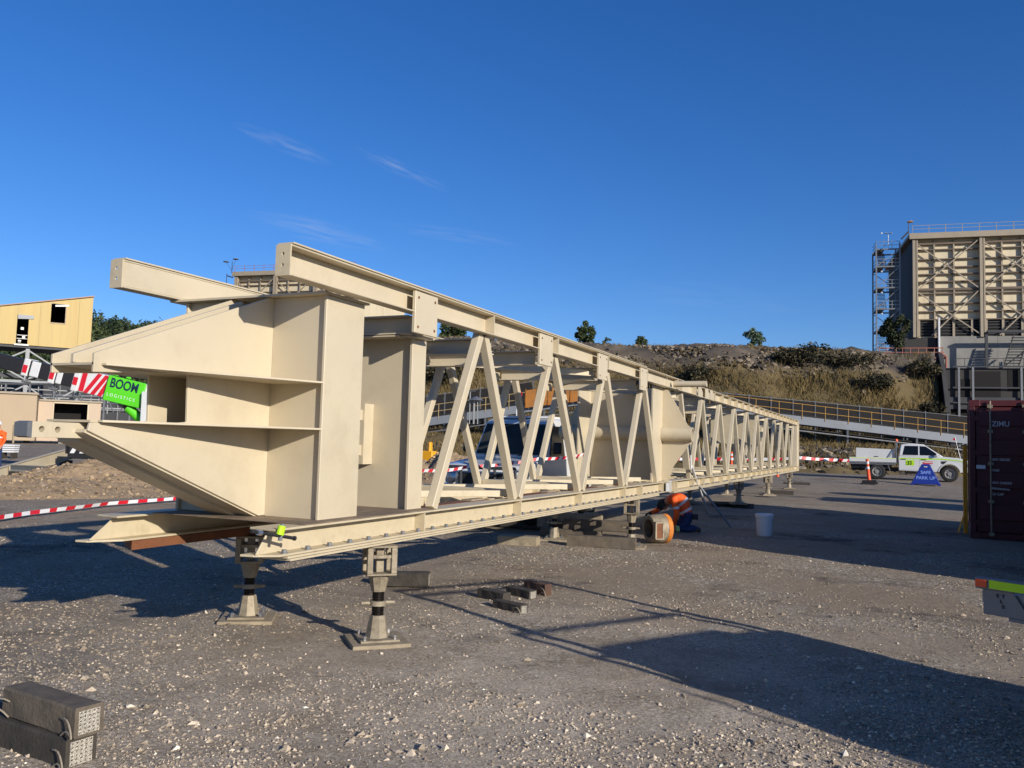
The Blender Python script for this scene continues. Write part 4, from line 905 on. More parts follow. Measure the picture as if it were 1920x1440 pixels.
def make_ute(name, loc, rotz, label, cat, number='33', full=True, toolbox=True, group=None):
    U = thing(name, loc, label, cat, rotz, group)
    wb = 3.22; HW = .92
    for x in (0, wb):
        for sd in (-1, 1): wheel(U, x, sd*.79, side=sd, rimM=rimw)
    # lower body with front wheel arch
    low = [(.98, .46), (.98, 1.20), (2.78, 1.22), (3.0, 1.20), (3.55, 1.16), (3.95, 1.08), (4.08, .98), (4.12, .62), (4.05, .45), (3.72, .45)]+arch_profile(None, wb, .47, .40, 10, 8, 172)+[(2.66, .44)]
    mb = MB(); mb.prism([(x, -HW, z) for x, z in low], (0, 2*HW, 0)); body = build('body', mb, white, U, bevel=.05, seg=3, smooth=True, angle=30)
    # cabin: tapered greenhouse
    hb, ht = .87, .66
    bot = [(.99, 1.19), (2.92, 1.19)]; top = [(1.08, 1.75), (2.1, 1.80)]
    A = [(.99, 1.19, hb), (2.98, 1.19, hb), (2.10, 1.79, ht), (1.55, 1.825, ht), (1.08, 1.77, ht)]
    vs_ = [(x, -w_, z) for x, z, w_ in A]+[(x, w_, z) for x, z, w_ in A]; n = 5
    mb = MB(); mb.add(vs_, [tuple(range(n)), tuple(range(2*n-1, n-1, -1))]+[(i, n+i, n+(i+1) % n, (i+1) % n) for i in range(n)]); build('cabin', mb, white, U, bevel=.05, seg=3, smooth=True, angle=30)
    def side(x, z, sd, off=.008):
        f = (z-1.19)/.6; return (x, sd*(hb+(ht-hb)*f+off), z)
    for sd in (-1, 1):
        for poly in ([(1.16, 1.25), (1.86, 1.25), (1.86, 1.70), (1.26, 1.70)], [(1.93, 1.25), (2.80, 1.25), (2.20, 1.68), (1.93, 1.70)]):
            P = [side(x, z, sd) for x, z in poly]; mb = MB(); mb.prism(P, (0, -sd*.006, 0)); build('side_window', mb, glass, U)
    mb = MB(); mb.prism([(2.915, -.78, 1.245), (2.915, .78, 1.245), (2.145, .60, 1.775), (2.145, -.60, 1.775)], (.012, 0, .016)); build('windscreen', mb, glass, U)
    mb = MB(); mb.prism([(.985, -.7, 1.28), (.985, .7, 1.28), (1.052, .58, 1.68), (1.052, -.58, 1.68)], (-.012, 0, .003)); build('rear_window', mb, glass, U)
    for sd in (-1, 1):
        y = sd*(HW+.001)
        for x0, x1 in ((.995, 1.88), (1.89, 2.78)):
            mb = MB(); mb.prism([(x0+.01, y, .52), (x1, y, .52), (x1, y, 1.16), (x0+.01, y, 1.16)], (0, sd*.008, 0)); dr = build('door', mb, white, U, bevel=.004)
            mb = MB(); mb.box(x0+.1, x0+.32, min(y, y+sd*.03), max(y, y+sd*.03), 1.02, 1.055); build('handle', mb, blackp, dr)
        mb = MB(); mb.prism([(.99, y, 1.10), (2.9, y, 1.11), (3.6, y, 1.06), (3.98, y, .95), (3.98, y, .92), (3.6, y, 1.02), (2.9, y, 1.06), (.99, y, 1.055)], (0, sd*.0105, 0)); build('lime_stripe', mb, lime, U)
        mb = MB(); mb.prism([(1.9, y, 1.055), (2.45, y, 1.055), (2.05, y, .99)], (0, sd*.0107, 0)); build('lime_stripe', mb, lime, U)
        mb = MB(); mb.prism([(2.85, y, .98), (3.12, y, 1.0), (2.98, y, .86), (2.88, y, .86)], (0, sd*.012, 0)); build('side_vent', mb, blackp, U)
        mb = MB(); mb.box(2.62, 2.74, sd*.92, sd*1.08, 1.20, 1.34) if sd > 0 else mb.box(2.62, 2.74, -1.08, -.92, 1.20, 1.34); build('mirror', mb, white, U, bevel=.03, seg=2)
        mb = MB(); mb.prism([(3.86, sd*.50, .93), (4.11, sd*.50, .84), (4.11, sd*.50, .70), (3.9, sd*.50, .76)], (0, sd*.425, 0)); build('headlight', mb, chrome, U, bevel=.02)
        mb = MB(); mb.box(1.25, 2.6, sd*.92-.06, sd*.92+.06, .33, .38); build('side_step', mb, blackp, U)
        # flare over the front wheel
        ar = arch_profile(None, wb, .50, .40, 12, 8, 172); ar2 = arch_profile(None, wb, .455, .40, 12, 172, 8)
        mb = MB(); mb.prism([(x, y, z) for x, z in ar+ar2], (0, sd*.03, 0)); build('wheel_arch', mb, white, U)
    mb = MB(); mb.box(3.78, 4.20, -.9, .9, .36, .62); build('bumper', mb, blackp, U, bevel=.05, seg=2)
    mb = MB(); mb.box(4.09, 4.125, -.48, .48, .66, .86); build('grille', mb, blackp, U)
    if number:
        mb = MB(); mb.box(1.30, 1.68, -HW-.0125, -HW-.0095, .74, 1.0); nb = build('number_panel', mb, lime, U)
        text('number', ':'+number, .25, blackp, nb, (1.32, -HW-.014, .78), (1, 0, 0), (0, 0, 1), sx=.85, bold=.008)
        mb = MB(); mb.prism([(2.02, -HW-.0095, .88), (2.16, -HW-.0095, .96), (2.5, -HW-.0095, .96), (2.5, -HW-.0095, .93), (2.18, -HW-.0095, .93), (2.08, -HW-.0095, .885), (2.5, -HW-.0095, .885), (2.5, -HW-.0095, .85), (2.14, -HW-.0095, .80)], (0, -.003, 0)); build('door_emblem', mb, red, U)
        mb = MB(); mb.box(2.06, 2.46, -HW-.012, -HW-.0095, .765, .785); build('door_emblem', mb, blackp, U)
    # chassis, tray
    mb = MB(); mb.box(-1.2, 3.4, -.42, .42, .42, .60); mb.tube((0, -.7, .385), (0, .7, .385), .06, 8); mb.box(-1.15, .6, -.75, .75, .55, .72); build('chassis', mb, blackp, U)
    T = MB(); T.box(-1.28, .90, -.93, .93, .80, .86); tray = build('tray_deck', T, galv, U)
    for sd in (-1, 1):
        mb = MB(); mb.box(-1.28, .86, sd*.93-.02, sd*.93+.02, .862, 1.08); build('drop_side', mb, white, tray, bevel=.006)
        mb = MB(); mb.box(-1.26, .84, sd*.951-.003+ (0), sd*.951+.003, 1.03, 1.07); build('lime_stripe', mb, limepale, tray)
        mb = MB(); mb.box(-1.28, .86, sd*.9-.02, sd*.9+.02, .735, .775); mb.beam((-.42, sd*.9, .76), (-.55, sd*.9, .42), .03, .03); mb.beam((.5, sd*.9, .76), (.62, sd*.9, .38), .03, .03); build('tray_rail', mb, galv, tray)
    mb = MB(); mb.box(-1.30, -1.262, -.91, .91, .862, 1.08); build('tail_gate', mb, white, tray, bevel=.006)
    H = MB()
    for y in (-.9, .9): H.box(.855, .91, y-.03, y+.03, .862, 1.92)
    for z in (1.25, 1.6, 1.9): H.box(.865, .90, -.87, .87, z-.02, z+.02)
    for i in range(9): H.box(.872, .893, -.8+.2*i-.008, -.8+.2*i+.008, 1.27, 1.58)
    build('headboard', H, galv, U)
    mb = MB(); mb.beam((.55, -.9, 1.1), (.86, -.9, 1.62), .03, .03); mb.beam((.55, .9, 1.1), (.86, .9, 1.62), .03, .03); build('headboard_brace', mb, galv, U)
    if toolbox:
        mb = MB(); mb.prism([(-.98, -.85, .865), (-.98, -.85, 1.55), (.80, -.85, 1.50), (.80, -.85, .865)], (0, 1.7, 0)); tb = build('tool_box', mb, white, U, bevel=.015)
        mb = MB(); mb.box(-.12, .06, -.87, -.851, 1.12, 1.15); build('latch', mb, blackp, tb)
    for y in (-.75, .75):
        mb = MB(); mb.lathe([(.05, 1.921), (.05, 2.0), (.03, 2.03), (0, 2.03)], 10, (.88, y, 0)); build('beacon', mb, orange, U, smooth=True)
    mb = MB(); mb.tube((3.7, -.82, 1.1), (3.45, -.82, 2.2), .012, 6); wp = build('whip_aerial', mb, white, U)
    mb = MB(); mb.prism([(3.45, -.82, 2.2), (3.50, -.82, 1.98), (3.36, -.82, 2.04)], (0, .01, 0)); build('flag', mb, red, wp)
    return U
rp = at_depth(1645, 42.2); 
make_ute('white_ute', (rp.x, rp.y+.75, rp.z), rad(-1.5), 'white dual-cab tray ute with number 33 and white tool box', 'ute')

# tray ute parked right of the camera; only a corner of its tray is in view
def near_ute():
    u2 = Vector((.85, -.52, 0)).normalized(); ang = math.atan2(u2.y, u2.x); left = Vector((-u2.y, u2.x, 0))
    tip = Vector((.385, 5.02, 0))                     # rear right-hand corner of the tray
    o = tip+u2*1.30+left*.95
    U = make_ute('tray_ute', (o.x, o.y, 0), ang, 'grey alloy tray corner with lime strip at the right edge', 'ute', number=None, toolbox=False)
    for c in list(U.children_recursive):
        if c.name.split('.')[0] in ('tail_gate', 'drop_side', 'lime_stripe', 'tray_rail') and c.parent.name.startswith('tray_deck'): bpy.data.objects.remove(c)
    # the tray side as the photo shows it: edge rail, lime strip, orange marker, bracket with cut-out letters
    mb = MB(); mb.box(-1.30, .88, -.965, -.931, .872, .93); tl = build('side_rail', mb, galvd, U, bevel=.004)
    mb = MB(); mb.box(-1.225, .85, -.972, -.966, .880, .921); build('lime_strip', mb, lime, tl)
    mb = MB(); mb.box(-1.295, -1.238, -.974, -.966, .882, .919); build('marker_light', mb, orange, tl, bevel=.003)
    mb = MB(); mb.prism([(-1.265, -.95, .870), (-1.265, -.95, .745), (-1.05, -.95, .745), (-1.03, -.95, .745), (-1.06, -.95, .78), (-1.12, -.95, .870)], (0, .012, 0)); br = build('side_bracket', mb, galvd, U)
    text('lettering', 'E T\n  L\n   S', .026, blackp, br, (-1.20, -.952, .838), (1, 0, 0), (0, 0, 1), sx=1.2)
    mb = MB(); mb.box(-1.14, .80, -.955, -.90, .728, .744); build('under_step', mb, galvd, U)
    d = MB()
    for i in range(18):
        for j in range(16): d.box(-1.22+.11*i, -1.15+.11*i, -.85+.11*j, -.835+.11*j, .861, .864)
    build('tread_pattern', d, chrome, U, kind='stuff')
    rk = MB()
    for x in (-.9, -.55):
        for y in (-.88, .88): rk.tube((x, y, .86), (x, y, 2.05), .025, 8)
        rk.tube((x, -.88, 2.05), (x, .88, 2.05), .025, 8)
    build('ladder_rack', rk, galv, U)
near_ute()

# service truck seen nose-on through the truss
def service_truck():
    p = at_depth(905, 15.1); U = thing('service_truck', (p.x, p.y, p.z), 'white service truck facing the camera behind the girder', 'truck', rad(-90)+rad(2))
    # local x forward (towards the camera), origin under the front bumper, body goes to -x
    for x in (-.75, -3.9):
        for sd in (-1, 1): wheel(U, x, sd*.76, .40, .25, mat('grey_rim', (150, 150, 148), .5, .3), sd)
    HW = .80
    low = [(0, .62), (.02, 1.02), (-.10, 1.14), (-1.35, 1.27), (-2.9, 1.27), (-2.9, .5), (-1.28, .5)]+[(-.75+.50*math.cos(rad(a)), .42+.50*math.sin(rad(a))) for a in range(172, -1, -18)]+[(-.1, .55)]
    mb = MB(); mb.prism([(x, -HW, z) for x, z in low], (0, 2*HW, 0)); build('body', mb, white, U, bevel=.05, seg=3, smooth=True, angle=30)
    A = [(-1.28, 1.26, .78), (-1.68, 1.98, .68), (-1.95, 2.05, .67), (-2.8, 2.05, .67), (-2.9, 1.26, .78)]; n = 5
    mb = MB(); mb.add([(x, -w_, z) for x, z, w_ in A]+[(x, w_, z) for x, z, w_ in A], [tuple(range(n-1, -1, -1)), tuple(range(n, 2*n))]+[((i+1) % n, n+(i+1) % n, n+i, i) for i in range(n)]); build('cabin', mb, white, U, bevel=.05, seg=3, smooth=True, angle=30)
    mb = MB(); mb.prism([(-1.315, -.71, 1.33), (-1.315, .71, 1.33), (-1.635, .63, 1.915), (-1.635, -.63, 1.915)], (.025, 0, .014)); build('windscreen', mb, glass_c, U)
    for sd in (-1, 1):
        mb = MB(); mb.prism([(-1.45, sd*.775, 1.32), (-2.3, sd*.775, 1.32), (-2.3, sd*.695, 1.90), (-1.74, sd*.695, 1.90)], (0, sd*.016, 0)); build('side_window', mb, glass, U)
        mb = MB(); mb.box(-1.42, -1.34, sd*.95-.08, sd*.95+.08, 1.36, 1.58); build('mirror', mb, blackp, U, bevel=.02)
        mb = MB(); mb.lathe([(0, .0), (.095, 0), (.1, .02), (.075, .03), (0, .035)], 16, (.022, sd*.56, .90), 'x'); build('headlight', mb, chrome, U, smooth=True)
        mb = MB(); mb.box(-1.25, -2.9, sd*.80-.012, sd*.80+.012, .78, .88) if False else mb.box(-2.88, -1.2, sd*.812-.010, sd*.812+.010, .80, .90); build('lime_stripe', mb, lime, U)
        mb = MB(); mb.box(-5.4, -3.05, sd*.98-.01, sd*.98+.01, .80, .92); build('lime_stripe', mb, lime, U)
        mb = MB(); mb.prism([(-.75+.56*math.cos(rad(a)), sd*.80, .42+.56*math.sin(rad(a))) for a in range(5, 176, 17)]+[(-.75+.49*math.cos(rad(a)), sd*.80, .42+.49*math.sin(rad(a))) for a in range(175, 4, -17)], (0, sd*.07, 0)); build('wheel_arch', mb, white, U)
    mb = MB(); mb.box(.021, .05, -.44, .44, .80, 1.0); build('grille', mb, blackp, U, bevel=.01)
    mb = MB(); mb.lathe([(.055, .051), (.075, .051), (.075, .065), (.055, .065), (.055, .051)], 24, (0, 0, .915), 'x', sq=(1.5, 1)); build('oval_badge', mb, chrome, U, smooth=True)
    # service body
    mb = MB(); mb.box(-5.45, -2.98, -.97, .97, .70, 1.62); mb.box(-5.45, -2.98, -.80, .80, 1.62, 1.95); sb = build('service_body', mb, white, U, bevel=.02)
    mb = MB(); mb.box(-3.0, -2.975, .55, .95, 1.12, 1.5); build('fitting', mb, galv, sb)
    mb = MB(); mb.box(-3.6, -3.2, .972, .984, 1.12, 1.52); sg = build('lime_placard', mb, lime, sb)
    text('lettering', 'NA\nNB', .17, blackp, sg, (-3.24, .986, 1.34), (-1, 0, 0), (0, 0, 1), sx=1.0, bold=.004)
    # bull bar with number plate
    mb = MB()
    for z in (.62, 1.10): mb.tube((.16, -.72, z), (.16, .72, z), .03, 8)
    for y in (-.72, -.33, .33, .72): mb.tube((.16, y, .5), (.16, y, 1.10), .028, 8)
    mb.box(.06, .20, -.85, .85, .46, .64); bb_ = build('bull_bar', mb, steeld, U, smooth=True)
    mb = MB(); mb.box(.205, .213, -.19, .19, .66, .77); pl = build('number_plate', mb, white_pl, bb_)
    text('plate_number', 'XN-57DI', .085, blackp, pl, (.2145, -.175, .685), (0, 1, 0), (0, 0, 1), sx=.95, bold=.002)
    for sd in (-1, 1):
        mb = MB(); mb.lathe([(0, 0), (.07, 0), (.075, .02), (0, .03)], 14, (.21, sd*.6, .74), 'x'); build('spot_lamp', mb, chrome, bb_)
    mb = MB(); mb.box(-2.7, -1.9, -.6, .6, 2.055, 2.10); build('roof_rack', mb, white_pl, U)
    mb = MB(); mb.lathe([(.06, 2.051), (.06, 2.13), (.03, 2.16), (0, 2.16)], 12, (-1.85, 0, 0)); build('beacon', mb, orange, U)
    mb = MB(); mb.tube((-2.95, -.55, 1.9), (-2.95, -.55, 2.75), .012, 6); wp = build('whip_aerial', mb, white_pl, U)
    mb = MB(); mb.prism([(-2.95, -.55, 2.75), (-2.95, -.42, 2.62), (-2.95, -.48, 2.42), (-2.95, -.56, 2.45)], (.012, 0, 0)); build('flag', mb, red, wp)
    for y in (-.5, .2): 
        mb = MB(); mb.tube((-1.22, y, 1.31), (-1.36, y+.45, 1.40), .01, 6); build('wiper', mb, blackp, U)
service_truck()

# ================================================================== CONTAINERS, SIGNS, BARRIERS
def corr(mb, p, u, L, z0, z1, dep_=.036, pitch=.28, n=None):
    """corrugated sheet starting at p along unit u, folds stand off along normal"""
    p = Vector(p); u = Vector(u); nn = u.cross(Vector((0, 0, 1))); x = 0; pts = []
    while x < L-1e-6:
        for f, d in ((0, 0), (.25, 0), (.38, dep_), (.87, dep_)):
            if x+f*pitch <= L: pts.append(p+u*(x+f*pitch)+nn*d)
        x += pitch
    pts.append(p+u*L); k = len(mb.v)
    mb.add([(q.x, q.y, z0) for q in pts]+[(q.x, q.y, z1) for q in pts], [(i, i+1, len(pts)+i+1, len(pts)+i) for i in range(len(pts)-1)])
def container(name, loc, rotz, M, label, marks=None, H_=2.59, L=6.06):
    K = thing(name, loc, label, 'container', rotz); W_ = 2.44
    fr = MB()
    for x in (0, W_-.1):
        for y in (0, L-.12): fr.box(x, x+.1, y, y+.12, .0, H_)
    for z in (0, H_-.12):
        for y in (0, L-.12): fr.box(.101, W_-.101, y+.01, y+.11, z+.004, z+.116)
        for x in (0, W_-.08): fr.box(x+.004, x+.076, .121, L-.121, z+.004, z+.116)
    build('frame', fr, M, K, bevel=.008)
    mb = MB(); corr(mb, (W_-.06, .12, 0), (0, 1, 0), L-.24, .118, H_-.118); build('side_wall', mb, M, K)
    mb = MB(); corr(mb, (.06, L-.12, 0), (0, -1, 0), L-.24, .118, H_-.118); build('side_wall', mb, M, K)
    mb = MB(); mb.box(.1, W_-.1, L-.05, L-.03, .118, H_-.118); build('end_wall', mb, M, K)
    mb = MB(); mb.box(.02, W_-.02, .1, L-.1, H_-.03, H_-.008); mb.box(.02, W_-.02, .1, L-.1, .10, .13); build('roof', mb, M, K)
    for x in (0, W_):
        for y in (0, L):
            for z in (0, H_):
                mb = MB(); cx = x+(.088 if x == 0 else -.088); cy = y+(.08 if y == 0 else -.08); cz = z+(.058 if z == 0 else -.058)
                mb.box(cx-.092, cx+.092, cy-.085, cy+.085, cz-.062, cz+.062); build('corner_casting', mb, M, K, bevel=.006)
    for k in (0, 1):
        x0 = .105+k*1.115; mb = MB(); mb.box(x0, x0+1.11, .03, .06, .13, H_-.13)
        for zz in (.35, .95, 1.55, 2.1): mb.box(x0+.05, x0+1.06, .008, .032, zz-.0, zz+.30)
        d = build('door', mb, M, K, bevel=.01)
        for xr in (x0+.24, x0+.80):
            r = MB(); r.tube((xr, -.03, .06), (xr, -.03, H_-.02), .017, 8)
            for zz in (.1, .7, 1.4, 2.0, H_-.12): r.box(xr-.045, xr+.045, -.045, .007, zz-.03, zz+.03)
            rod = build('lock_rod', r, grim, d)
            h = MB(); h.beam((xr, -.05, .95), (xr+.30, -.045, .93), .018, .035); build('lock_handle', h, galv, rod)
        for zz in (.3, .9, 1.6, 2.25):
            hx = x0+.02 if k == 0 else x0+1.09; h = MB(); h.box(hx-.06, hx+.06, -.006, .029, zz-.05, zz+.05); build('hinge', h, M, d)
    if marks:
        wm = mat('stencil_white', (196, 190, 186), .7, var=.2, scale=20)
        for i, (x, z, s, body) in enumerate(marks): text('stencil', body, s, wm, K, (x, -.008+.012, z), (1, 0, 0), (0, 0, 1), sx=.9, thick=.006, bold=.002)
    return K
cp = onG(1822, 1012)
RC = container('shipping_container', (1.30, 18.05, gz(1.3, 18)), rad(-3.4), maroon, 'dark red shipping container with closed doors at the right edge',
          [(.37, 2.10, .135, 'ZIMU'), (1.00, 2.10, .135, '109'), (1.02, 1.90, .135, '22G'), (.35, 1.46, .062, 'MAX GROSS'), (.35, 1.26, .062, 'TARE'), (.35, 1.03, .062, 'MAX CARGO'), (.35, .82, .062, 'CU CAP'),
           (1.02, 1.46, .062, '30.48\n67.20'), (1.06, 1.26, .062, '2.20\n4.85'), (1.02, 1.03, .062, '28.28\n62.35'), (1.06, .82, .062, '33.1\n1170')], L=3.0)
mb = MB(); mb.box(.11, .26, -.0, .009, 1.30, 1.37); build('sticker', mb, white_pl, RC)
container('shipping_container', (2.55, 11.35, gz(2.5, 12)), 0, teal, 'unseen green shipping container added right of the yard to cast shade', None, 2.9)  # unseen container added, and made taller, to shade the yard and red doors
mb = MB(); y0 = 19.0; x0 = 1.25
mb.box(x0, x0+.08, y0, y0+.08, gz(x0, y0)-.01, 1.75); mb.beam((x0+.04, y0+.04, .45), (x0-.1, y0-.1, .04), .05, .02); single('yellow_post', mb, yellow, 'yellow upright post beside the dark red container', 'post', bevel=.01)
# blue A-frame parking sign
p = at_depth(1735, 38.6); S = thing('park_sign', (p.x, p.y, p.z), 'blue plastic stand reading SAFE PARK UP before the white ute', 'sign', rad(-2))
hw, dp, h = .58, .2, .96; tw, td = .17, .05
V = [(-hw, -dp, .10), (hw, -dp, .10), (hw, dp, .10), (-hw, dp, .10), (-tw, -td, h), (tw, -td, h), (tw, td, h), (-tw, td, h)]
mb = MB(); mb.add(V, [(0, 1, 5, 4), (1, 2, 6, 5), (2, 3, 7, 6), (3, 0, 4, 7), (4, 5, 6, 7)]); mb.prism([(-.63, -.25, 0), (-.50, -.25, 0), (-.44, -.25, .045), (.44, -.25, .045), (.50, -.25, 0), (.63, -.25, 0), (.60, -.25, .11), (-.60, -.25, .11)], (0, .05, 0)); mb.box(-.60, .60, -.2, .25, .055, .11); build('stand', mb, bluesign, S, bevel=.02, seg=2)
sl = Vector((0, dp-td, h-.10)).normalized(); wt = mat('sign_lettering', (120, 150, 220), .5)
for body, z, s in (('SAFE', .52, .20), ('PARK UP', .27, .20)):
    f = (z-.10)/(h-.10); text('lettering', body, s, wt, S, (0, -dp+(dp-td)*f-.006, z), (1, 0, 0), sl, 'CENTER', bold=.004)
mb = MB(); mb.box(-.07, .07, -td-.045, -td-.03, h-.14, h-.10); build('hand_slot', mb, white_pl, S)
def bollard(px, t, label, h=1.15, base=True):
    p = at_depth(px, t); B = thing('delineator_post', (p.x, p.y, p.z), label, 'bollard', 0, 'orange delineator posts')
    if base:
        mb = MB(); mb.box(-.36, .36, -.17, .17, 0, .10); mb.box(-.30, .30, -.13, .13, .10, .20); build('rubber_base', mb, rubber, B, bevel=.02)
    mb = MB(); mb.lathe([(.085, .0), (.075, .25), (.058, h*.9), (.07, h*.93), (.07, h), (0, h+.01)], 14, (0, -.0, .14 if base else 0)); build('post', mb, orange, B, smooth=True)
    for z in (.55, .78):
        mb = MB(); mb.lathe([(.069, z), (.067, z+.12)], 14, (0, 0, .14 if base else 0)); build('reflective_band', mb, reflect, B, smooth=True)
    return B
b1 = bollard(1630, 38.2, 'orange delineator post with black base left of the blue sign', 1.0); b1.rotation_euler = (0, rad(-5), 0)
bollard(1458, 42.0, 'orange delineator post seen under the far end of the girder', 1.0, False)
bollard(1372, 46, 'orange delineator post holding tape behind the far truss bays', 1.0)
def tape(name, pts, label, wd=.075, blk=.16, sag=.05, slant=.5):
    mb = MB(); P = []
    for a, b_ in zip(pts[:-1], pts[1:]):
        a = Vector(a); b_ = Vector(b_); n = max(2, int((b_-a).length/(blk/4)))
        for i in range(n):
            f = i/n; q = a.lerp(b_, f); q.z -= sag*4*f*(1-f); P.append(q)
    P.append(Vector(pts[-1])); acc_ = 0
    for a, b_ in zip(P[:-1], P[1:]):
        d = (b_-a); acc_ += d.length; k = int(acc_/blk) % 2; sh = d.normalized()*wd*slant
        tw_ = .35*math.sin(acc_*1.7); side_ = Vector((0, 0, 1))*math.cos(tw_)+d.cross(Vector((0, 0, 1))).normalized()*math.sin(tw_)
        o = side_*wd
        mb.add([a, b_, b_+o+sh, a+o+sh], [(0, 1, 2, 3)], k)
    return single(name, mb, [white_pl, red], label, 'tape')
tape('barrier_tape', [tuple(onG(-150, 1005)+Vector((0, 0, .06))), tuple(onG(60, 970)+Vector((0, 0, .05))), tuple(onG(200, 952)+Vector((0, 0, .05))), tuple(onG(340, 941)+Vector((0, 0, .05))), tuple(onG(560, 930)+Vector((0, 0, .05)))], 'red and white barrier tape lying low across the yard at left', .07, .26, 0.0)
def T_(x, y, t): return tuple(dep(x, y, t))
tape('barrier_tape', [T_(1180, 860, 46), T_(1372, 863, 46), T_(1500, 861, 45), T_(1630, 866, 46)], 'striped barrier tape strung beyond the far end of the girder', .16, .28, .05)
tape('barrier_tape', [T_(600, 894, 13.6), T_(800, 885, 13.6), T_(880, 877, 13.7), T_(1010, 863, 14.2), T_(1100, 853, 14.6)], 'striped barrier tape strung in front of the service truck', .05, .07, .03)

# ================================================================== RIGHT-HAND PLANT BUILDING
girtm = mat('girt_steel_shaded', (104, 90, 76), .7, var=.15, scale=.8)  # darker than the frame steel: shade on the girts put into the colour
def plant_building(name, loc, label, nb, z0, detail=True, ztop=31.1):
    Bd = thing(name, (loc[0], loc[1], 0), label, 'building', rad(8.4))
    bay = 8.0; W_ = nb*bay; gir = [29.67, 28.8, 27.51, 26.43, 25.5, 24.5, 23.5, 22.9, 21.57, 20.5, 19.43]
    mb = MB(); mb.box(.2, W_, .9, 1.1, z0, ztop-.4); mb.box(.2, W_, 21.8, 22, z0-2, ztop-.6); mb.box(W_-.3, W_, 1.1, 21.8, z0-2, ztop-.6); build('wall', mb, clad, Bd); mb = MB(); mb.box(.2, .5, 1.1, 21.8, z0-2, ztop-.6); build('wall', mb, mat('shaded_side_cladding', (58, 52, 46), .8, var=.35, scale=.6, stretch=(1, 1, .1)), Bd)  # side wall away from the sun: its shade is put into the colour
    mb = MB(); mb.box(-.4, W_+.4, -.1, 22.4, ztop-.55, ztop-.15); rf = build('roof', mb, steelb, Bd)
    for k in range(nb+1):
        mb = MB(); x = .3+k*bay; mb.box(x-.30, x+.05, .0, .12, z0, ztop-.56); mb.box(x-.22, x-.04, .12, .7, z0, ztop-.56); mb.box(x+.15, x+.34, .05, .6, z0, ztop-.56); build('column', mb, steelb, Bd)
    mb = MB(); mb.box(-.4, W_+.4, -.25, .2, ztop-.95, ztop-.56); build('eaves_beam', mb, steelb, Bd)
    for k in range(nb):
        x0 = .3+k*bay+.36; x1 = .3+(k+1)*bay-.32
        for z in gir:
            if z < z0: continue
            big = z in (29.67, 23.5); d = .22 if big else .10
            mb = MB(); mb.box(x0, x1, .50, .895, z-d, z+d*.4); build('girt', mb, girtm, Bd)
        for a, b_ in (((x0, 29.4), (x1, 23.4)), ((x1, 29.9), (x0, 23.4)), ((x0, 23.0), (x1, 17.4)), ((x1, 23.2), (x0+1.6, 17.2))):
            if min(a[1], b_[1]) < z0-.5: continue
            mb = MB(); mb.beam((a[0], .22, a[1]), (b_[0], .22, b_[1]), .14, .14, (0, 1, 0)); build('brace', mb, steelb, Bd)
        for f in (.28, .60):
            mb = MB(); x = x0+(x1-x0)*f; mb.box(x-.09, x+.09, .52, .80, 19.4, ztop-1); build('mullion', mb, steelb, Bd)
    if detail:
        for k in range(nb):
            for x in (.8, 2.75, 4.97, 7.16):
                mb = MB(); mb.box(k*bay+x-.14, k*bay+x+.14, .55, .85, 17.15, 19.35); build('window_post', mb, steelb, Bd)
            mb = MB(); mb.box(k*bay+.5, k*bay+8, .80, .86, 17.2, 19.3); vt = build('vent_shade_panel', mb, darkin, Bd)  # near-black panel stands for the shade behind the louvres
            for z in (17.5, 17.9, 18.3, 18.7, 19.05):
                s2 = MB(); s2.box(k*bay+.6, k*bay+7.9, .70, .79, z-.05, z+.05); build('louvre', s2, steeld, vt)
    # roof edge rail
    mb = MB()
    for i in range(int(W_/2)+1): mb.box(i*2-.03, i*2+.03, .0, .06, ztop-.15, ztop+.9)
    for z in (ztop+.4, ztop+.88): mb.box(0, W_, .01, .05, z-.025, z+.025)
    build('roof_rail', mb, steelb if detail else pinkp, Bd)
    return Bd
RB = plant_building('plant_building', (2.42, 122.28), 'tall cream clad plant building with braced steel frame at the right', 4, 17.0)
def lp(e, name, mb, M, **k): return build(name, mb, M, e, **k)
# flood lamps at the roof corner
mb = MB(); mb.tube((-.5, 0, 30.9), (-.5, 0, 32.4), .05, 6); mb.tube((-.5, 0, 31.2), (-1.4, -.2, 30.2), .12, 6); lm = lp(RB, 'lamp_pole', mb, steeld)
mb = MB(); mb.lathe([(0, .1), (.3, .05), (.42, -.05), (.38, -.08), (0, -.06)], 14, (-.3, 0, 32.55)); build('lamp_head', mb, yellow, lm, smooth=True)  # yellow colour stands for sunlight reflected off the lamp head
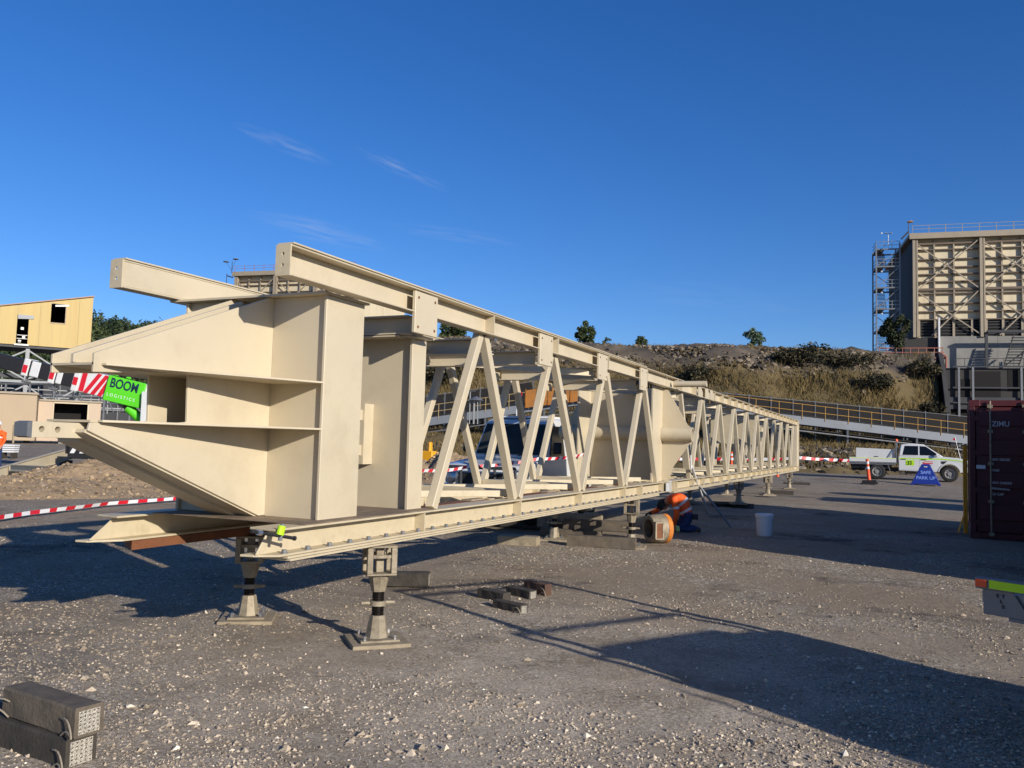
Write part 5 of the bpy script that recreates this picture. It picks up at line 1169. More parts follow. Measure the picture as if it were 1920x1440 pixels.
# stair tower
ST = thing('stair_tower', (2.42, 122.28, 0), 'grey open steel stair tower beside the plant building', 'stair tower', rad(8.4))
tx0, tx1, ty0, ty1 = -4.3, -1.35, 1.5, 5.0
for x in (tx0, tx1):
    for y in (ty0, ty1):
        mb = MB(); mb.box(x-.09, x+.09, y-.09, y+.09, 11.5, 29.6 if x == tx0 else 30.1); lp(ST, 'post', mb, galvd)
lv = [15.3, 18.2, 21.1, 24.0, 26.9, 29.3]
for i, z in enumerate(lv):
    mb = MB(); mb.box(tx0, tx1, ty0-.1, ty0+.1, z-.12, z+.06); mb.box(tx0, tx1, ty1-.1, ty1+.1, z-.12, z+.06); mb.box(tx0-.05, tx0+.05, ty0, ty1, z-.12, z+.06); mb.box(tx1-.05, tx1+.05, ty0, ty1, z-.12, z+.06); mb.box(tx0+.1, tx0+1.1, ty0, ty1, z-.02, z+.03); lp(ST, 'landing', mb, galvd)
    mb = MB()
    for zz in (z+.55, z+1.05): mb.box(tx0, tx1, ty0-.03, ty0+.03, zz-.03, zz+.03); mb.box(tx0-.03, tx0+.03, ty0, ty1, zz-.03, zz+.03)
    for q in range(4): x = tx0+(tx1-tx0)*q/3; mb.box(x-.03, x+.03, ty0-.03, ty0+.03, z, z+1.05)
    lp(ST, 'guard_rail', mb, galv)
    if i < len(lv)-1:
        z1 = lv[i+1]; mb = MB(); x0, x1 = (tx0+.25, tx1-1.2) if i % 2 == 0 else (tx1-.25-1.0, tx0+1.0)
        y = ty0+.6+(i % 2)*1.3
        for q in range(14):
            f = q/13; xx = tx0+.9 if i % 2 == 0 else tx1-.8
            mb.box(xx-.5, xx+.5, ty0+.5+f*2.3 if i % 2 == 0 else ty1-.5-f*2.3, (ty0+.75+f*2.3) if i % 2 == 0 else ty1-.25-f*2.3, z+f*(z1-z)-.03, z+f*(z1-z)+.03)
        lp(ST, 'stair_treads', mb, galvd)
        mb = MB(); mb.beam((tx0, ty0, z), (tx1, ty0, z1), .08, .08, (0, 1, 0)); lp(ST, 'brace', mb, galvd)
        mb = MB(); mb.beam((tx1 if i % 2 else tx0, ty1, z+.4), (tx0 if i % 2 else tx1, ty1, z1-.2), .08, .08, (0, 1, 0)); lp(ST, 'brace', mb, galvd)
    mb = MB(); mb.lathe([(0, 0), (.14, -.05), (.10, -.22), (0, -.22)], 8, (tx0+.7, ty0+.3, z+2.4)); lp(ST, 'lamp', mb, white_pl)
mb = MB(); mb.tube((-2.7, 2, 29.6), (-2.7, 2, 31.6), .04, 6); mb.lathe([(0, .12), (.22, 0), (.16, -.06), (0, -.06)], 10, (-3.0, 2, 31.6)); mb.lathe([(0, .12), (.22, 0), (.16, -.06), (0, -.06)], 10, (-2.4, 2, 31.6)); lp(ST, 'mast_lamp', mb, white_pl)
# concrete substructure under the plant building
CB = thing('concrete_substructure', (2.42, 122.28, 0), 'grey concrete retaining wall under the plant building', 'wall', rad(8.4))
mb = MB(); mb.box(-1.0, 2.85, .4, 22, 11, 16.98); lp(CB, 'plinth', mb, conc_shade)
mb = MB(); mb.box(3.05, 10.0, .3, 1.2, 12.9, 17.12); lp(CB, 'wall_panel', mb, conc)
mb = MB(); mb.box(10.02, 34, .3, 1.2, 12.9, 17.1); lp(CB, 'wall_panel', mb, conc)
mb = MB(); mb.box(2.86, 34, 1.25, 22, 0, 17.0); lp(CB, 'core', mb, conc_shade)
mb = MB(); mb.box(3.2, 34, -3.2, .29, 8.6, 12.6); lp(CB, 'underpass_beam', mb, conc_shade)
mb = MB(); mb.box(3.4, 34, -3.4, -3.21, 7.4, 8.9); lp(CB, 'dark_fascia', mb, steeld)
mb = MB(); mb.box(3.6, 34, -2.6, .25, 0, 7.3); lp(CB, 'portal_shade', mb, darkin)  # near-black block stands for the shade inside the portal
mb = MB()
for i in range(9): mb.tube((-4.3+i*.95, -.8, 14.2), (-4.3+i*.95, -.8, 15.5), .05, 6)
mb.box(-4.4, 3.5, -.85, -.75, 15.42, 15.52); mb.box(-4.4, 3.5, -.85, -.75, 14.85, 14.93); mb.box(-4.4, 3.6, -.95, -.65, 14.0, 14.25); lp(CB, 'walkway_rail', mb, pinkp)
mb = MB(); mb.box(2.95, 3.15, -.4, .2, 14.2, 19.5); lp(CB, 'white_downpipe', mb, white_pl)
mb = MB(); mb.tube((3.72, -1.0, .5), (3.72, -1.0, 14.3), .13, 8); mb.tube((3.72, -1.0, 14.3), (2.9, -1.0, 14.9), .13, 8); lp(CB, 'red_pipe', mb, pinkp)
AF = thing('access_stair', (2.42, 122.28, 0), 'dark steel access stair and frame below the plant building', 'stair', rad(8.4))
for x, M in ((8.15, steeld), (9.75, galvd), (14.5, steeld)):
    mb = MB(); mb.box(x-.16, x+.16, -2.2, -1.85, .4, 17.3 if x < 9 else 13.5); lp(AF, 'column', mb, M)
mb = MB(); mb.beam((8.3, -2.0, 11.5), (9.2, -2.0, 8.0), .2, .2, (0, 1, 0)); mb.beam((7.0, -2, 10.4), (13, -2, 15.3), .12, .3, (0, 1, 0)); lp(AF, 'brace', mb, steeld)
mb = MB()
for q in range(11): mb.box(10.0+q*.10, 11.6+q*.12, -2.4, -2.0, 12.9+q*.36, 13.0+q*.36)
lp(AF, 'tread', mb, steeld)
mb = MB(); mb.beam((9.95, -2.4, 12.8), (11.2, -2.4, 17), .08, .25, (0, 1, 0)); mb.beam((11.6, -2.4, 12.8), (13.0, -2.4, 17), .08, .25, (0, 1, 0)); mb.box(8.2, 20, -2.5, -1.9, 17.2, 17.5); lp(AF, 'stringer', mb, steeld)
mb = MB(); mb.box(10.0, 22, -2.6, -2.2, 9.2, 9.5); mb.box(10.0, 22, -2.6, -2.2, 8.6, 8.8); mb.beam((10, -2.4, 9.1), (13, -2.4, 11.4), .2, .2, (0, 1, 0))
for x in (10, 12, 14): mb.box(x-.05, x+.05, -2.5, -2.4, 9.5, 11.0)
mb.box(10, 22, -2.5, -2.4, 10.95, 11.05); lp(AF, 'platform', mb, galvd)
for x in (4.6, 6.2, 11.6, 13.2):
    mb = MB(); mb.box(x-.12, x+.12, -3.75, -3.5, .4, 12.7); lp(AF, 'column', mb, galvd)
for z in (8.2, 10.1, 12.75):
    mb = MB(); mb.box(3.9, 24, -3.7, -3.55, z-.09, z+.09); lp(AF, 'cross_rail', mb, steeld)
for i in range(12):
    mb = MB(); mb.box(4.2+i*1.1-.03, 4.2+i*1.1+.03, -3.62, -3.56, 12.8, 13.8); lp(AF, 'rail_post', mb, steeld)
mb = MB(); mb.box(4.1, 17, -3.62, -3.56, 13.74, 13.82); lp(AF, 'hand_rail', mb, steeld)
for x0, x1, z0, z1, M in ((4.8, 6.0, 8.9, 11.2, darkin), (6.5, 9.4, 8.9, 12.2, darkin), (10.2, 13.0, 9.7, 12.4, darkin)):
    mb = MB(); mb.box(x0, x1, -3.24, -3.205, z0, z1); lp(CB, 'recess_shade', mb, M)  # dark sheets on the slab face stand for shaded recesses
# retaining wall at the cut end of the embankment
RW = MB(); a = st(39.05, 63); b_ = st(39.05, 112)
RW.prism([(*st(33.55+.45*(t_-64), t_), bz(33.2, t_)+.15 if k_ else -.5) for t_, k_ in ((58, 0), (84, 0), (84, 1), (80, 1), (76, 1), (72, 1), (68, 1), (64, 1), (60, 1), (58, 1))], Vector((*RIGHT0[:2], 0))*.4); single('end_wall', RW, conc_shade, 'dark concrete end wall of the embankment left of the container', 'wall')
# mid-distance plant building above the girder's near end
MBd = plant_building('plant_building', (-108.6, 115.9), 'distant plant building with roof rail showing above the forked prow', 3, 17.0, False, 31.4)
mb = MB(); mb.tube((-.6, 0, 31.0), (-.6, 0, 33.2), .06, 6); mb.tube((-1.6, 0, 27), (-1.6, 0, 31), .06, 6); mb.tube((-1.6, 0, 30.6), (-.3, 0, 30.2), .12, 6); lm = lp(MBd, 'lamp_pole', mb, steeld)
for x, z in ((-1.9, 33.2), (.1, 33.6)):
    mb = MB(); mb.lathe([(0, .15), (.45, .05), (.55, -.08), (0, -.05)], 12, (x, 0, z)); build('lamp_head', mb, galvd, lm); mb = MB(); mb.tube((x, 0, z), (-.6, 0, 31.5), .03, 5); build('lamp_arm', mb, steeld, lm)

# ================================================================== CONVEYORS AND FENCES
convg = mat('conveyor_grey_shaded', (112, 117, 124), .6, .1, var=.15, scale=.5, dirt=(86, 84, 82), dirt_amt=.5, dscale=.8)  # grey lowered so the sunlit side beams look shaded, dirt on top
rail_c = mat('rail_cream', (176, 152, 104), .6); rail_y = mat('rail_yellow', (176, 132, 54), .6)
meshy = mat('orange_mesh', (150, 94, 26), .7, var=.2)
def conveyor(name, p, q, label, railM, grd=1.9, guard=None):
    p = Vector(p); q = Vector(q); L = (q-p).length; d = (q-p).normalized(); side_ = Vector((-d.y, d.x, 0)).normalized()
    if side_.dot(Vector((0, 0, 0))-p) < 0: side_ = -side_          # towards the camera
    K = thing(name, (p.x, p.y, gz(p.x, p.y)), label, 'conveyor')
    for o in (0, -1.5):
        mb = MB(); mb.beam(p+side_*o, q+side_*o, .10, .55); build('side_beam', mb, convg, K, world=True)
    mb = MB(); mb.beam(p-side_*.75+Vector((0, 0, .35)), q-side_*.75+Vector((0, 0, .35)), 1.0, .05); mb.beam(p-side_*.75+Vector((0, 0, -.55)), q-side_*.75+Vector((0, 0, -.55)), 1.0, .05); build('belt', mb, rubber, K, world=True)
    n = int(L/1.6)
    for i in range(n+1):
        c = p.lerp(q, i/n); mb = MB(); mb.tube(c+side_*.08+Vector((0, 0, .1)), c+side_*.08+Vector((0, 0, 1.15)), .022, 6); build('rail_post', mb, railM, K, world=True)
    for z in (.65, 1.12):
        mb = MB(); mb.tube(p+side_*.08+Vector((0, 0, z)), q+side_*.08+Vector((0, 0, z)), .019, 6); build('hand_rail', mb, railM, K, world=True)
    n2 = max(2, int(L/4))
    for i in range(n2+1):
        c = p.lerp(q, i/n2); mb = MB()
        for o in (-.05, -1.45): mb.beam(c+side_*o+Vector((0, 0, -.28)), Vector((c.x, c.y, grd-.8))+side_*o, .12, .12)
        mb.beam(c+side_*-.05+Vector((0, 0, -.9)), c+side_*-1.45+Vector((0, 0, -.9)), .08, .08); build('trestle_leg', mb, galvd, K, world=True)
        mb = MB(); mb.tube(c-side_*.2+Vector((0, 0, .18)), c-side_*1.3+Vector((0, 0, .18)), .07, 8); mb.tube(c-side_*.2+Vector((0, 0, -.5)), c-side_*1.3+Vector((0, 0, -.5)), .06, 8); build('idler', mb, steeld, K, world=True)
    mb = MB(); mb.tube(p+side_*.3+Vector((0, 0, -.75)), q+side_*.3+Vector((0, 0, -.75)), .05, 6); build('cable_tray', mb, galv, K, world=True)
    return K
CL = conveyor('inclined_conveyor', dep(690, 806, 58), dep(1130, 746, 58), 'grey conveyor rising to the right behind the truss bays', rail_c)
CRt = conveyor('inclined_conveyor', dep(1330, 768, 58), dep(1850, 829, 58), 'grey conveyor running down to the right beyond the white ute', rail_y)
# orange guard panels on the upper part of the left conveyor
for i in range(6):
    a = dep(985+i*21, 765-i*2.6, 57.4); b_ = dep(1004+i*21, 762-i*2.6, 57.4); mb = MB()
    mb.add([a, b_, (b_[0], b_[1], b_[2]+1.2), (a[0], a[1], a[2]+1.2)], [(0, 1, 2, 3)]); mb.beam(a, (a[0], a[1], a[2]+1.3), .06, .06); o = build('guard_panel', mb, meshy, CL, world=True)
def cloth_fence(name, p, q, h, label, n):
    p = Vector(p); q = Vector(q); K = thing(name, (p.x, p.y, p.z), label, 'fence')
    for i in range(n):
        a = p.lerp(q, i/n); b_ = p.lerp(q, (i+1)/n); mb = MB(); mb.beam(a.lerp(b_, .01)+Vector((0, 0, h/2)), a.lerp(b_, .99)+Vector((0, 0, h/2)), .02, h); build('cloth_panel', mb, cloth_d, K, world=True)
    for i in range(n+1):
        a = p.lerp(q, i/n)+Vector((.0, -.06, 0)); mb = MB(); mb.beam(a-Vector((0, 0, 1.0)), a+Vector((0, 0, h+.15)), .07, .07); build('fence_post', mb, galv, K, world=True)
    mb = MB(); mb.tube(p+Vector((0, -.06, h+.05)), q+Vector((0, -.06, h+.05)), .025, 6); build('top_rail', mb, galvd, K, world=True)
    return K
cloth_fence('shade_cloth_fence', dep(700, 806, 61.5), dep(1000, 765, 61.5), 1.9, 'dark shade-cloth fence behind the rising conveyor', 9)
cloth_fence('shade_cloth_fence', dep(1280, 776, 61.2), dep(1860, 832, 61.2), 1.75, 'dark shade-cloth fence along the conveyor beyond the white ute', 14)
mb = MB(); a = Vector(dep(880, 795, 57)); mb.tube(a, a+Vector((0, 0, 2.2)), .045, 6); mb.tube(a+Vector((0, 0, 2.2)), a+Vector((.4, 0, 2.25)), .04, 6); o = build('lamp_pole', mb, galv, CL, world=True)
mb = MB(); a = Vector(dep(888, 795, 57)); mb.tube(a, a+Vector((0, 0, 1.6)), .08, 6); mb.tube(a+Vector((.3, 0, 0)), a+Vector((.25, 0, 1.6)), .05, 6); mb.lathe([(0, .3), (.25, .2), (.5, 0), (0, -.02)], 12, tuple(a+Vector((.15, 0, 1.6)))); build('vent_cowl', mb, galv, CL, world=True)

# ================================================================== LEFT BACKGROUND: shed, crane, site buildings
P2 = dep(175, 808, 100); YSH = thing('yellow_shed', (P2[0], P2[1], gz(P2[0], P2[1])), 'yellow clad elevated conveyor shed with two openings on a trestle', 'shed', rad(55))
z0_ = YSH.location.z
def yq(nm, pts, M, y0=0, th=.12, parent=None, **k): return build(nm, MB().prism([(x, y0, z-YSH.location.z) for x, z in pts], (0, th, 0)), M, parent or YSH, **k)
ztop = lambda x: 17.72+(x+.9)*.222; ZB = 11.38
def strip(x0, x1, a=None, b_=None): return [(x0, a if a else ZB), (x1, a if a else ZB), (x1, b_ if b_ else ztop(x1)), (x0, b_ if b_ else ztop(x0))]
xs = [-24, -21, -18, -15, -12, -10.3, -8.54]
for a, b_ in zip(xs[:-1], xs[1:]): yq('cladding_panel', strip(a, b_-.015), yclad)
yq('cladding_panel', strip(-8.54, -7.39, None, 11.5), yclad); yq('cladding_panel', strip(-8.54, -7.39, 14.8), yclad)
yq('cladding_panel', strip(-7.39, -6.3), yclad); yq('cladding_panel', strip(-6.285, -5.21), yclad)
yq('cladding_panel', strip(-5.21, -3.67, None, 14.27), yclad); yq('cladding_panel', strip(-5.21, -3.67, 16.5), yclad)
yq('cladding_panel', strip(-3.67, -2.3), yclad); yq('cladding_panel', strip(-2.285, -.87), yclad)
yq('opening_frame', [(-8.7, 11.3), (-7.25, 11.3), (-7.25, 11.48), (-8.7, 11.48)], galv, -.08, .2); yq('roller_shutter', [(-8.5, 14.35), (-6.9, 14.45), (-6.9, 14.85), (-8.5, 14.85)], galvd, -.1, .08)
yq('roller_shutter', [(-4.8, 16.15), (-3.4, 16.3), (-3.4, 16.5), (-4.8, 16.35)], galv, -.1, .08); yq('opening_frame', [(-3.72, 14.2), (-3.6, 14.2), (-3.6, 16.3), (-3.72, 16.3)], beige, -.04, .15)
yq('opening_frame', [(-5.25, 14.14), (-3.6, 14.14), (-3.6, 14.26), (-5.25, 14.26)], beige, -.05, .16)
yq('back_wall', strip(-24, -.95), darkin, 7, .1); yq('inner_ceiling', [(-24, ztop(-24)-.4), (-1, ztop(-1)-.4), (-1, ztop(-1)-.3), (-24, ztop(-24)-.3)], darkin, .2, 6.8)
mb = MB(); mb.prism([(-24, -.25, ztop(-24)-z0_), (-.75, -.25, ztop(-.75)-z0_), (-.75, -.25, ztop(-.75)+.12-z0_), (-24, -.25, ztop(-24)+.12-z0_)], (0, 7.6, .75)); build('roof', mb, roofb, YSH)
mb = MB(); mb.prism([(-.97, .13, ZB-z0_), (-.97, 7, ZB-z0_), (-.97, 7, ztop(-.97)-z0_), (-.97, .13, ztop(-.97)-z0_)], (.1, 0, 0)); build('end_wall', mb, yclad, YSH)
mb = MB(); mb.box(-24, -1, .2, 6.8, ZB-z0_-.3, ZB-z0_-.05); build('floor_frame', mb, steeld, YSH)
mb = MB()
for x, z in ((-8.0, 13.4), (-7.8, 12.4), (-8.2, 11.9)): mb.box(x-.15, x+.15, 1.2, 1.4, z-.15-z0_, z+.15-z0_)
for z in (12.1, 12.5): mb.box(-8.5, -7.4, .3, .34, z-z0_, z+.06-z0_)
build('inner_machinery', mb, galv, YSH)
for x in (-20, -13.5, -7.3, -1.8):
    mb = MB()
    for y in (.6, 6.4): mb.box(x-.2, x+.2, y-.18, y+.18, 0, ZB-z0_-.3)
    mb.beam((x, .6, 3), (x, 6.4, 10), .15, .15); build('trestle_leg', mb, galvd, YSH)
for x0, x1 in ((-20, -13.5), (-13.5, -7.3), (-7.3, -1.8)):
    mb = MB(); mb.beam((x0, .6, 7.0), (x1, .6, ZB-z0_-.5), .16, .16, (0, 1, 0)); mb.beam((x1, .6, 7.0), (x0, .6, ZB-z0_-.5), .16, .16, (0, 1, 0)); mb.beam((x0, .6, 6.8), (x1, .6, 6.8), .3, .3); mb.beam((x0, .6, 9.0), (x1, .6, 8.8), .2, .2)
    mb.beam((x0, .6, 6.4), (x1, .6, 2.5), .16, .16, (0, 1, 0)); mb.beam((x1, .6, 6.4), (x0, .6, 2.5), .16, .16, (0, 1, 0)); build('trestle_brace', mb, galvd, YSH)
mb = MB(); mb.beam((-24, 3, 9.4), (2, 3, 8.4), .9, .7); mb.beam((-24, 2, 8.1), (4, 2, 7.0), .3, .5); build('under_conveyor', mb, steeld, YSH)
mb = MB()
for i in range(14): mb.box(-23+i*1.9-.05, -23+i*1.9+.05, 3.9, 4.0, 3.5, 8.2)
for z in (4.2, 5.2, 6.1): mb.box(-24, 4, 3.9, 4.0, z-.06, z+.06)
build('under_gallery', mb, galvd, YSH)
SCR = thing('plant_screen', tuple(at_depth(60, 125)), 'dark jumble of plant behind the trestle of the yellow shed', 'plant', rad(40))
mb = MB(); mb.box(-30, 26, 0, .5, 0, 8.4); build('screen_wall', mb, steeld, SCR)
mb = MB()
for i in range(20): mb.box(-29+i*2.7, -28.8+i*2.7, -.3, -.1, 0, 8.2)
for z in (2.4, 4.6, 6.6): mb.box(-30, 26, -.4, -.15, z-.12, z+.12)
build('screen_frame', mb, galvd, SCR)
P3 = dep(72, 830, 80); BBg = thing('beige_switchroom', (P3[0], P3[1], gz(P3[0], P3[1])), 'beige flat-walled site building on piers with a dark opening', 'building', rad(52))
z0_ = BBg.location.z
mb = MB(); mb.box(-16, -.25, -2.5, 4, .25, 4.5); build('wall', mb, beige, BBg, bevel=.03)
mb = MB(); mb.box(-.2, 1.12, 0, .2, .25, 4.05); mb.box(4.0, 5.17, 0, .2, .25, 4.05); mb.box(1.12, 4.0, 0, .2, 3.9, 4.05); mb.box(1.12, 4.0, 0, .2, .25, 1.0); mb.box(4.97, 5.17, .2, 4, .25, 4.0); mb.box(-.2, 4.97, 3.8, 4, .25, 4.0); build('wall', mb, mat('beige_pink_wall', (182, 162, 138), .7, var=.05, scale=.4), BBg)
mb = MB(); mb.box(1.02, 1.12, -.06, .25, .95, 4.0); mb.box(4.0, 4.1, -.06, .25, .95, 4.0); mb.box(1.02, 4.1, -.06, .25, 3.88, 4.0); build('opening_frame', mb, mat('pale_frame', (198, 182, 150), .6), BBg)
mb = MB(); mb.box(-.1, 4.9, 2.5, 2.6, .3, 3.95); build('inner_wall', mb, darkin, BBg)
mb = MB(); mb.box(-16.2, -.15, -2.7, 4.2, 4.51, 4.7); mb.box(-.14, 5.3, -.15, 4.2, 4.06, 4.22); build('roof', mb, steelb, BBg)
for i in range(8):
    mb = MB(); mb.box(-15.5+i*2.9-.25, -15.5+i*2.9+.25, .3, .8, -.05, .25); build('pier', mb, conc, BBg)
mb = MB(); mb.box(-2.0, -1.86, -2.7, -2.6, -.05, 1.7); build('leaning_plank', mb, timber_l, BBg)
# tripod stools / small legs behind the pipe rack
PR = thing('pipe_rack', tuple(at_depth(150, 92)), 'tangle of grey pipe supports behind the beige building', 'pipe rack', rad(8.4))
mb = MB()
for i in range(7):
    x = -14+i*3.4; mb.tube((x, 0, 0), (x, 0, 6.4), .12, 6); mb.tube((x, 0, 5.6), (x+1.3, 0, 3.4), .06, 6); mb.tube((x, 0, 5.6), (x-1.3, 0, 3.4), .06, 6)
for z, r in ((6.4, .14), (5.0, .08), (4.3, .1)): mb.tube((-16, .1, z), (8, .1, z), r, 6)
build('rack_frame', mb, galvd, PR)

# ---- mobile crane
def crane():
    t = 30.0
    ax = lambda x: Vector(dep(x, 690+.239*(x-57), t))
    base = at_depth(330, t+.5); K = thing('mobile_crane', tuple(base), 'mobile crane with black and white telescopic boom and green sign', 'crane')
    d = (ax(420)-ax(-60)).normalized(); back = Vector((-FWD[0], -FWD[1], 0)).normalized()      # towards the camera
    up = (d.cross(-back)).normalized(); 
    if up.z < 0: up = -up
    k = t/FPX
    def sect(nm, x0, x1, h, wd, M, par=K): 
        mb = MB(); mb.beam(ax(x0), ax(x1), wd, h*k, up); return build(nm, mb, M, par, world=True, bevel=.04, seg=2)
    dk = mat('boom_black', (44, 42, 42), .35, .2, var=.15)
    sect('boom_section', -190, 56, 27, .42, dk); sect('boom_section', 58, 112, 30, .50, dk); sect('boom_section', 100, 156, 33, .58, dk); bs = sect('boom_section', 150, 430, 42, .70, white)
    for x, h, wd in ((56, 33, .56), (107, 37, .64), (152, 45, .74)):
        c = sect('boom_collar', x-6, x+6, h, wd, white)
        mb = MB(); q = ax(x)-up*.06+back*(wd/2+.004); mb.prism([q-d*.08-up*.14, q+d*.08-up*.14, q+d*.08+up*.14, q-d*.08+up*.14], back*.006); build('reflector', mb, red, c, world=True)
        mb = MB(); q = ax(x)-up*(h*k*.42); mb.tube(q, q-up*.25, .05, 6); mb.tube(q-up*.25-d*.15, q-up*.25+d*.15, .05, 6); build('roller_bracket', mb, galv, c, world=True)
    sect('boom_sleeve', 64, 82, 29.5, .52, white); sect('boom_sleeve', 114, 126, 32.5, .60, white)
    # warning stripes on the base section
    f = lambda x, v: ax(x)+up*(v*k)+back*.354
    mb = MB(); mb.prism([f(161, -19), f(170, -19), f(170, 16), f(161, 16)], back*.006); build('warning_panel', mb, red, bs, world=True)
    for i in range(4):
        x = 172+i*13
        mb = MB(); mb.prism([f(x-2, -20), f(x+6, -20), f(min(x+24, 217), 20), f(min(x+16, 210), 20)], back*.006); build('warning_stripe', mb, red, bs, world=True)
    # green sign box
    mb = MB(); mb.beam(ax(211), ax(279), .12, 47*k, up); mb.v = [tuple(Vector(p)+back*.45-up*.02) for p in mb.v]; sg = build('sign_board', mb, greenp, K, world=True, bevel=.02)
    o = ax(217)+back*.515+up*(2*k); text('lettering', 'BOOM', .46, navy, sg, o, d, up, sx=.74, bold=.012, world=True)
    o = ax(216)+back*.515-up*(15*k); text('lettering', 'L O G I S T I C S', .155, white_pl, sg, o, d, up, sx=.93, world=True)
    for x in (222, 246):
        mb = MB(); q = ax(x)+up*(24*k)+back*.45; mb.prism([q-d*.1, q+d*.1, q+up*.14], back*.03); build('lifting_lug', mb, greenp, sg, world=True)
    # lift cylinder
    a = Vector(dep(232, 757, t-.3)); b_ = Vector(dep(330, 845, t-.1)); mb = MB(); mb.tube(a.lerp(b_, .08), b_, .17, 14); build('lift_cylinder', mb, greenp, K, world=True, smooth=True)
    mb = MB(); mb.tube(a-(b_-a)*.03, a.lerp(b_, .08), .13, 12); mb.tube(a+back*.2, a-back*.2, .12, 10); build('cylinder_head', mb, blackp, K, world=True)
    # carrier: chassis along the boom, wheels, cabs, counterweight, chevron end
    dirh = Vector((d.x, d.y, 0)).normalized(); s2 = Vector((-dirh.y, dirh.x, 0))
    if s2.dot(back) < 0: s2 = -s2
    o0 = at_depth(158, t+.6); z = gz(o0.x, o0.y)
    def cb(nm, x0, x1, y0, y1, z0, z1, M, par=K, bev=.03):
        mb = MB(); P = [o0+dirh*x0+s2*y0, o0+dirh*x1+s2*y0, o0+dirh*x1+s2*y1, o0+dirh*x0+s2*y1]; mb.prism([(p.x, p.y, z+z0) for p in P], (0, 0, z1-z0)); return build(nm, mb, M, par, world=True, bevel=bev)
    cb('chassis', .05, 10.5, -1.2, 1.2, .55, 1.15, blackp); cb('deck', 1.0, 10.3, -1.3, 1.3, 1.16, 1.4, greenp); cb('turret', 4.0, 7.5, -1.1, 1.1, 1.41, 2.2, greenp)
    cabn = cb('operator_cab', 2.6, 4.6, .55, 1.45, 1.41, 2.95, white); cb('cab_window', 2.9, 4.4, 1.452, 1.462, 2.1, 2.8, glass, cabn, 0); cb('cab_window', 2.585, 2.598, .65, 1.35, 2.1, 2.8, glass, cabn, 0)
    cb('counterweight', 7.4, 8.8, -1.25, 1.25, 1.45, 2.6, blackp)
    ce = cb('chevron_board', -.02, .045, -1.2, 1.2, .72, 1.02, blackp, bev=0)
    ci = cb('chevron_board', .1, 1.5, 1.202, 1.222, .72, 1.05, blackp, bev=0)
    for i in range(6):
        y = -1.15+.4*i; P = [o0-dirh*.025+s2*(y), o0-dirh*.025+s2*(y+.17), o0-dirh*.025+s2*(y+.33), o0-dirh*.025+s2*(y+.16)]; zz = (.73, .73, 1.01, 1.01)
        mb = MB(); mb.prism([(p.x, p.y, z+q) for p, q in zip(P, zz)], -dirh*.006); build('chevron', mb, white_pl, ce, world=True)
    for i in range(4):
        x = .15+.33*i; P = [o0+dirh*x, o0+dirh*(x+.15), o0+dirh*(x+.3), o0+dirh*(x+.15)]; zz = (.74, .74, 1.03, 1.03)
        mb = MB(); mb.prism([((p+s2*1.223).x, (p+s2*1.223).y, z+q) for p, q in zip(P, zz)], s2*.006); build('chevron', mb, white_pl, ci, world=True)
    for x in (2.2, 3.8, 7.0, 8.6):
        for sd in (-1, 1):
            c = o0+dirh*x+s2*(sd*1.05); mb = MB(); r = .62; ca = Vector((c.x, c.y, z+r)); mb.tube(ca-s2*.22, ca+s2*.22, r, 24); w_ = build('wheel', mb, rubber, K, world=True, smooth=True); mb = MB(); mb.tube(ca+s2*sd*.20, ca+s2*sd*.24, r*.5, 16); build('rim', mb, galvd, w_, world=True)
crane()
# parked ute behind the crane sign (blue shade, only its cab shows)
# cream truss frames lying on the ground at left
def lay(name, p, q, wd, h, label, tabs=()):
    p = Vector(p); q = Vector(q); K = thing(name, (p.x, p.y, gz(p.x, p.y)), label, 'steel frame')
    mb = MB(); mb.ibeam(p, q, wd, h, .02, .016); build('beam', mb, cream, K, world=True)
    d = (q-p).normalized(); s2 = Vector((d.y, -d.x, 0)).normalized()
    if s2.dot(-p) < 0: s2 = -s2
    for f in tabs:
        c = p.lerp(q, f)+s2*(wd/2+.02); mb = MB(); u = Vector((0, 0, 1)); mb.prism([c-d*.25-u*(h*.55), c+d*.25-u*(h*.55), c+d*.25+u*h*.45, c-d*.25+u*h*.45], s2*.02); g_ = build('gusset_plate', mb, cream, K, world=True)
    for f in (.12, .8):
        c = p.lerp(q, f); zt = c.z-h/2; zg = gz(c.x, c.y)-.02
        if zt-zg > .03: mb = MB(); mb.box(c.x-.2, c.x+.2, c.y-.12, c.y+.12, zg, zt); build('support_block', mb, timber_d, K, world=True)
    return K
lay('steel_frame', dep(-60, 906, 25), dep(160, 842, 33), .12, .42, 'long cream steel beam lying on blocks at the left edge', (.30, .93))
lay('steel_frame', dep(133, 893, 21.5), dep(330, 845, 27), .12, .36, 'cream steel beam half buried behind the spoil heap', (.05,))
lay('steel_frame', dep(20, 877, 26), dep(135, 883, 23), .16, .2, 'grey-cream cross member lying between the two cream beams', ())
pl = at_depth(20, 40); PLt = thing('board_stack', tuple(pl), 'white boards laid in a stack at the left edge', 'boards', YAW)
for i in range(4):
    mb = MB(); mb.box(-.35, .35, -.2+i*.02, .2+i*.02, .28+i*.10, .35+i*.10); build('board', mb, white_pl, PLt)
mb = MB(); mb.box(-.3, -.2, -.2, .2, 0, .28); mb.box(.2, .3, -.2, .2, 0, .28); build('bearer', mb, timber_d, PLt)
